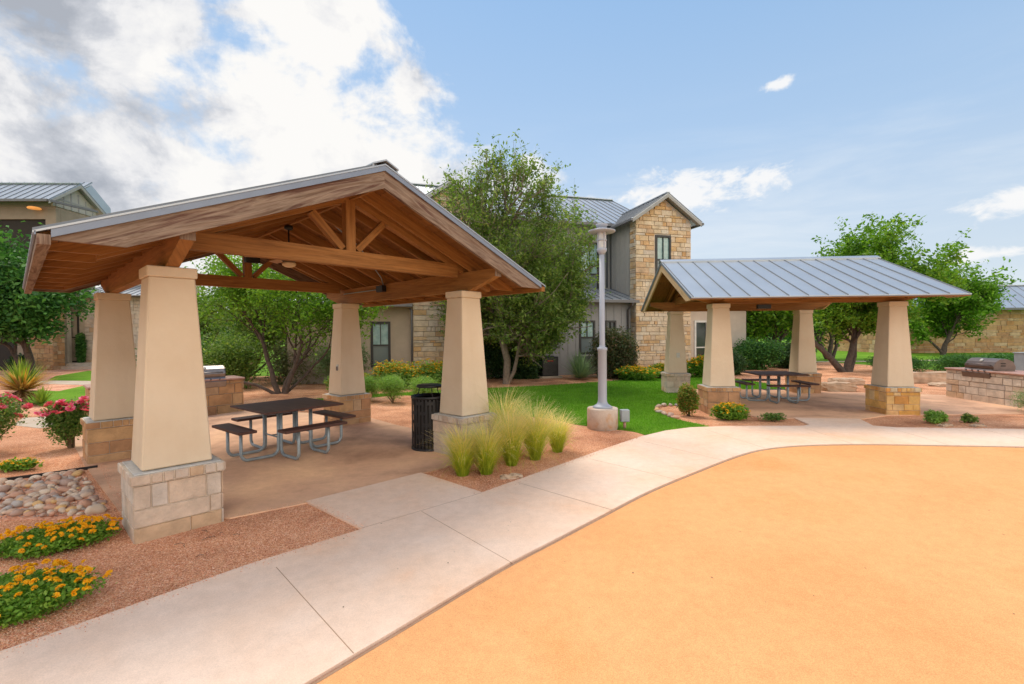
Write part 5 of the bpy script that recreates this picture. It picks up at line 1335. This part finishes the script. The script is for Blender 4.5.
for k in range(2600):
    x, y = rq.uniform(-7.0, -4.45), rq.uniform(4.9, 6.7)
    if not inpoly(x, y, bedp): continue
    q = base*(1+.3*rq.normal(size=(4, 3)))*rq.uniform(.008, .019); a = rq.random()*6.28; c_, s_ = math.cos(a), math.sin(a); o_ = len(vs)
    vs += [(x+p[0]*c_-p[1]*s_, y+p[0]*s_+p[1]*c_, .008+abs(p[2])) for p in q]; fs += [(o_, o_+1, o_+3), (o_+1, o_+2, o_+3), (o_+2, o_, o_+3)]
me = bpy.data.meshes.new('pebbles'); me.from_pydata(vs, [], fs); me.materials.append(MATS['river_stone']); o = bpy.data.objects.new('pebbles', me); COL.objects.link(o); tag(o, 'small pebbles between the river stones', 'pebbles', None, 'stuff')
# border stones round the little bed
bs = spline([(3.62, 10.5), (3.5, 11.1), (3.58, 11.7), (3.85, 12.25), (4.3, 12.3), (4.6, 11.9)], 5)
for i in range(0, len(bs), 2):
    x, y = bs[i]; s = .07*(.8+.5*rg.random())
    o = bpy.data.objects.new('border_stone', RM[i % 10]); COL.objects.link(o); o.location = (x, y, .04); o.scale = (s*1.3, s, s); o.rotation_euler = (0, 0, rg.random()*6)
    tag(o, 'small border stone edging the gravel bed on the lawn', 'stone', 'border stones round the gravel bed on the lawn')
def slab_rock(label, x, y, rz, L, W, Hh, seed, name='limestone_slab'):
    rg = np.random.default_rng(seed); bm = bmesh.new(); bmesh.ops.create_cube(bm, size=1)
    bmesh.ops.subdivide_edges(bm, edges=bm.edges[:], cuts=5, use_grid_fill=True)
    for v in bm.verts:
        p = v.co; f = 1-.10*(abs(p.z)*2)**3
        v.co = Vector((p.x*L*f+rg.normal()*.012, p.y*W*f+rg.normal()*.012, (p.z+.5)*Hh+rg.normal()*.012-.03))
    me = bpy.data.meshes.new(name); bm.to_mesh(me); bm.free(); me.materials.append(MATS['boulder']); o = bpy.data.objects.new(name, me); COL.objects.link(o)
    o.location = (x, y, 0); o.rotation_euler = (0, 0, rz); return tag(o, label, 'rock')
slab_rock('long grey limestone slab lying between the right column and the grill counter', 15.3, 17.5, .0, 2.6, .6, .42, 1)
slab_rock('flat tan limestone boulder just behind the base of the right column', 12.0, 17.0, .15, .95, .6, .26, 2)
slab_rock('rough tan limestone boulder right of the far picnic table', 10.45, 15.25, .1, 1.0, .5, .3, 3)
slab_rock('low orange limestone ledge in front of the long slab', 15.6, 16.4, .1, 2.2, .4, .14, 4)
for i, (x, y, lb_) in enumerate(((8.65, 9.45, 'flat red stone by the walk left of its pair'), (9.25, 9.40, 'flat red stone by the walk right of its pair'), (-.02, 6.25, 'pale flat stone at the foot of the feather grass'))):
    o = slab_rock(lb_, x, y, .2, .28, .12, .06, 10+i, 'flat_stone')
# leaf litter specks on the paving
rgn = np.random.default_rng(9)
n = 90; px = rgn.uniform(-2, 9, n); py = rgn.uniform(2.4, 8.6, n)
cen = np.stack([px, py, np.full(n, .0)], 1); okk = [(inpoly(a, b, oes+[(26, -12)]) or inpoly(a, b, wi+[(26, 5.02)]+oo[::-1])) for a, b in zip(px, py)]
cen = cen[np.array(okk)]; V = leaves(cen, .009, rgn, 3, .5); V[:, :, 2] = .026+np.abs(V[:, :, 2])
for q in range(len(V)):
    if inpoly(cen[q, 0], cen[q, 1], oes+[(26, -12)]): V[q, :, 2] -= .014
o = quads_mesh('leaf_litter', V, 'stem'); tag(o, 'tiny dry leaf specks scattered on the paving', 'leaf litter', None, 'stuff')
# twigs and litter by the near column
mb = MB()
for k in range(9):
    x, y = -2.9+rgn.normal()*.25, 4.35+rgn.normal()*.16; a = rgn.random()*6.28; L = .03+.06*rgn.random()
    mb.tube([(x, y, .012), (x+L*.5*math.cos(a), y+L*.5*math.sin(a), .018), (x+L*math.cos(a+.4), y+L*math.sin(a+.4), .012)], .0022, 4)
tag(mb.build('dry_twigs', 'bark_dark'), 'scattered dry twigs on the gravel before the near column', 'twigs', None, 'stuff')

# a distant belt of trees that reads as one mass
rgn = np.random.default_rng(5); LB = []
for k in range(70):
    x = -70+k*2.6+rgn.normal(); h = 4.5+2.2*rgn.random(); LB.append((x, 74+rgn.normal()*3+abs(x)*.1, h*.55, 2.6+rgn.random(), 2.2, h*.5))
pts = blob_points(rgn, 60000, LB, .5)
o = quads_mesh('far_trees', leaves(pts, .32, rgn, .4, .6), 'leaf_deep'); tag(o, 'far off belt of dark green trees', 'woods', None, 'stuff')

rgn = np.random.default_rng(17); base = np.array([[1, 0, 0], [-.4, .8, 0], [-.5, -.8, 0], [0, 0, .8]])
edges = [((-3.09, 2.81), (-2.18, 3.89), (1, -.8), .0225), ((-2.18, 3.89), (-1.47, 4.58), (1, -.8), .0225), ((-1.47, 4.58), (-2.36, 5.36), (.6, .6), .0225), ((-4.22, 5.06), (-2.95, 4.90), (0, 1), .0145), ((-2.95, 4.9), (-2.36, 5.34), (0, 1), .0145),
         ((-1.26, 6.45), (-.37, 5.62), (-.7, -.7), .0225), ((-.37, 5.62), (2.34, 8.62), (.7, -.7), .0225), ((4.4, 9.54), (5.85, 9.5), (0, -1), .0225), ((7.5, 9.28), (9.77, 9.02), (0, -1), .0225), ((-6.15, 7.0), (-4.22, 5.06), (.7, .7), .0145)]
vs = []; fs = []
for a, b, d, z in edges:
    a = np.array(a); b = np.array(b); d = np.array(d)/np.hypot(*d); L = np.hypot(*(b-a))
    for k in range(int(L*170)):
        t = rgn.random(); q = a+(b-a)*t+d*abs(rgn.normal())*.055; s_ = rgn.uniform(.0025, .0065); an = rgn.random()*6.28; c_, n_ = math.cos(an), math.sin(an)
        V = base*(1+.35*rgn.normal(size=(4, 3)))*s_; o_ = len(vs)
        vs += [(q[0]+p[0]*c_-p[1]*n_, q[1]+p[0]*n_+p[1]*c_, z+abs(p[2])) for p in V]; fs += [(o_, o_+1, o_+3), (o_+1, o_+2, o_+3), (o_+2, o_, o_+3)]
me = bpy.data.meshes.new('spilled_gravel'); me.from_pydata(vs, [], fs); me.materials.append(MATS['gravel_chip']); o = bpy.data.objects.new('spilled_gravel', me); COL.objects.link(o)
tag(o, 'loose granules spilled onto the paving edges', 'gravel', None, 'stuff')
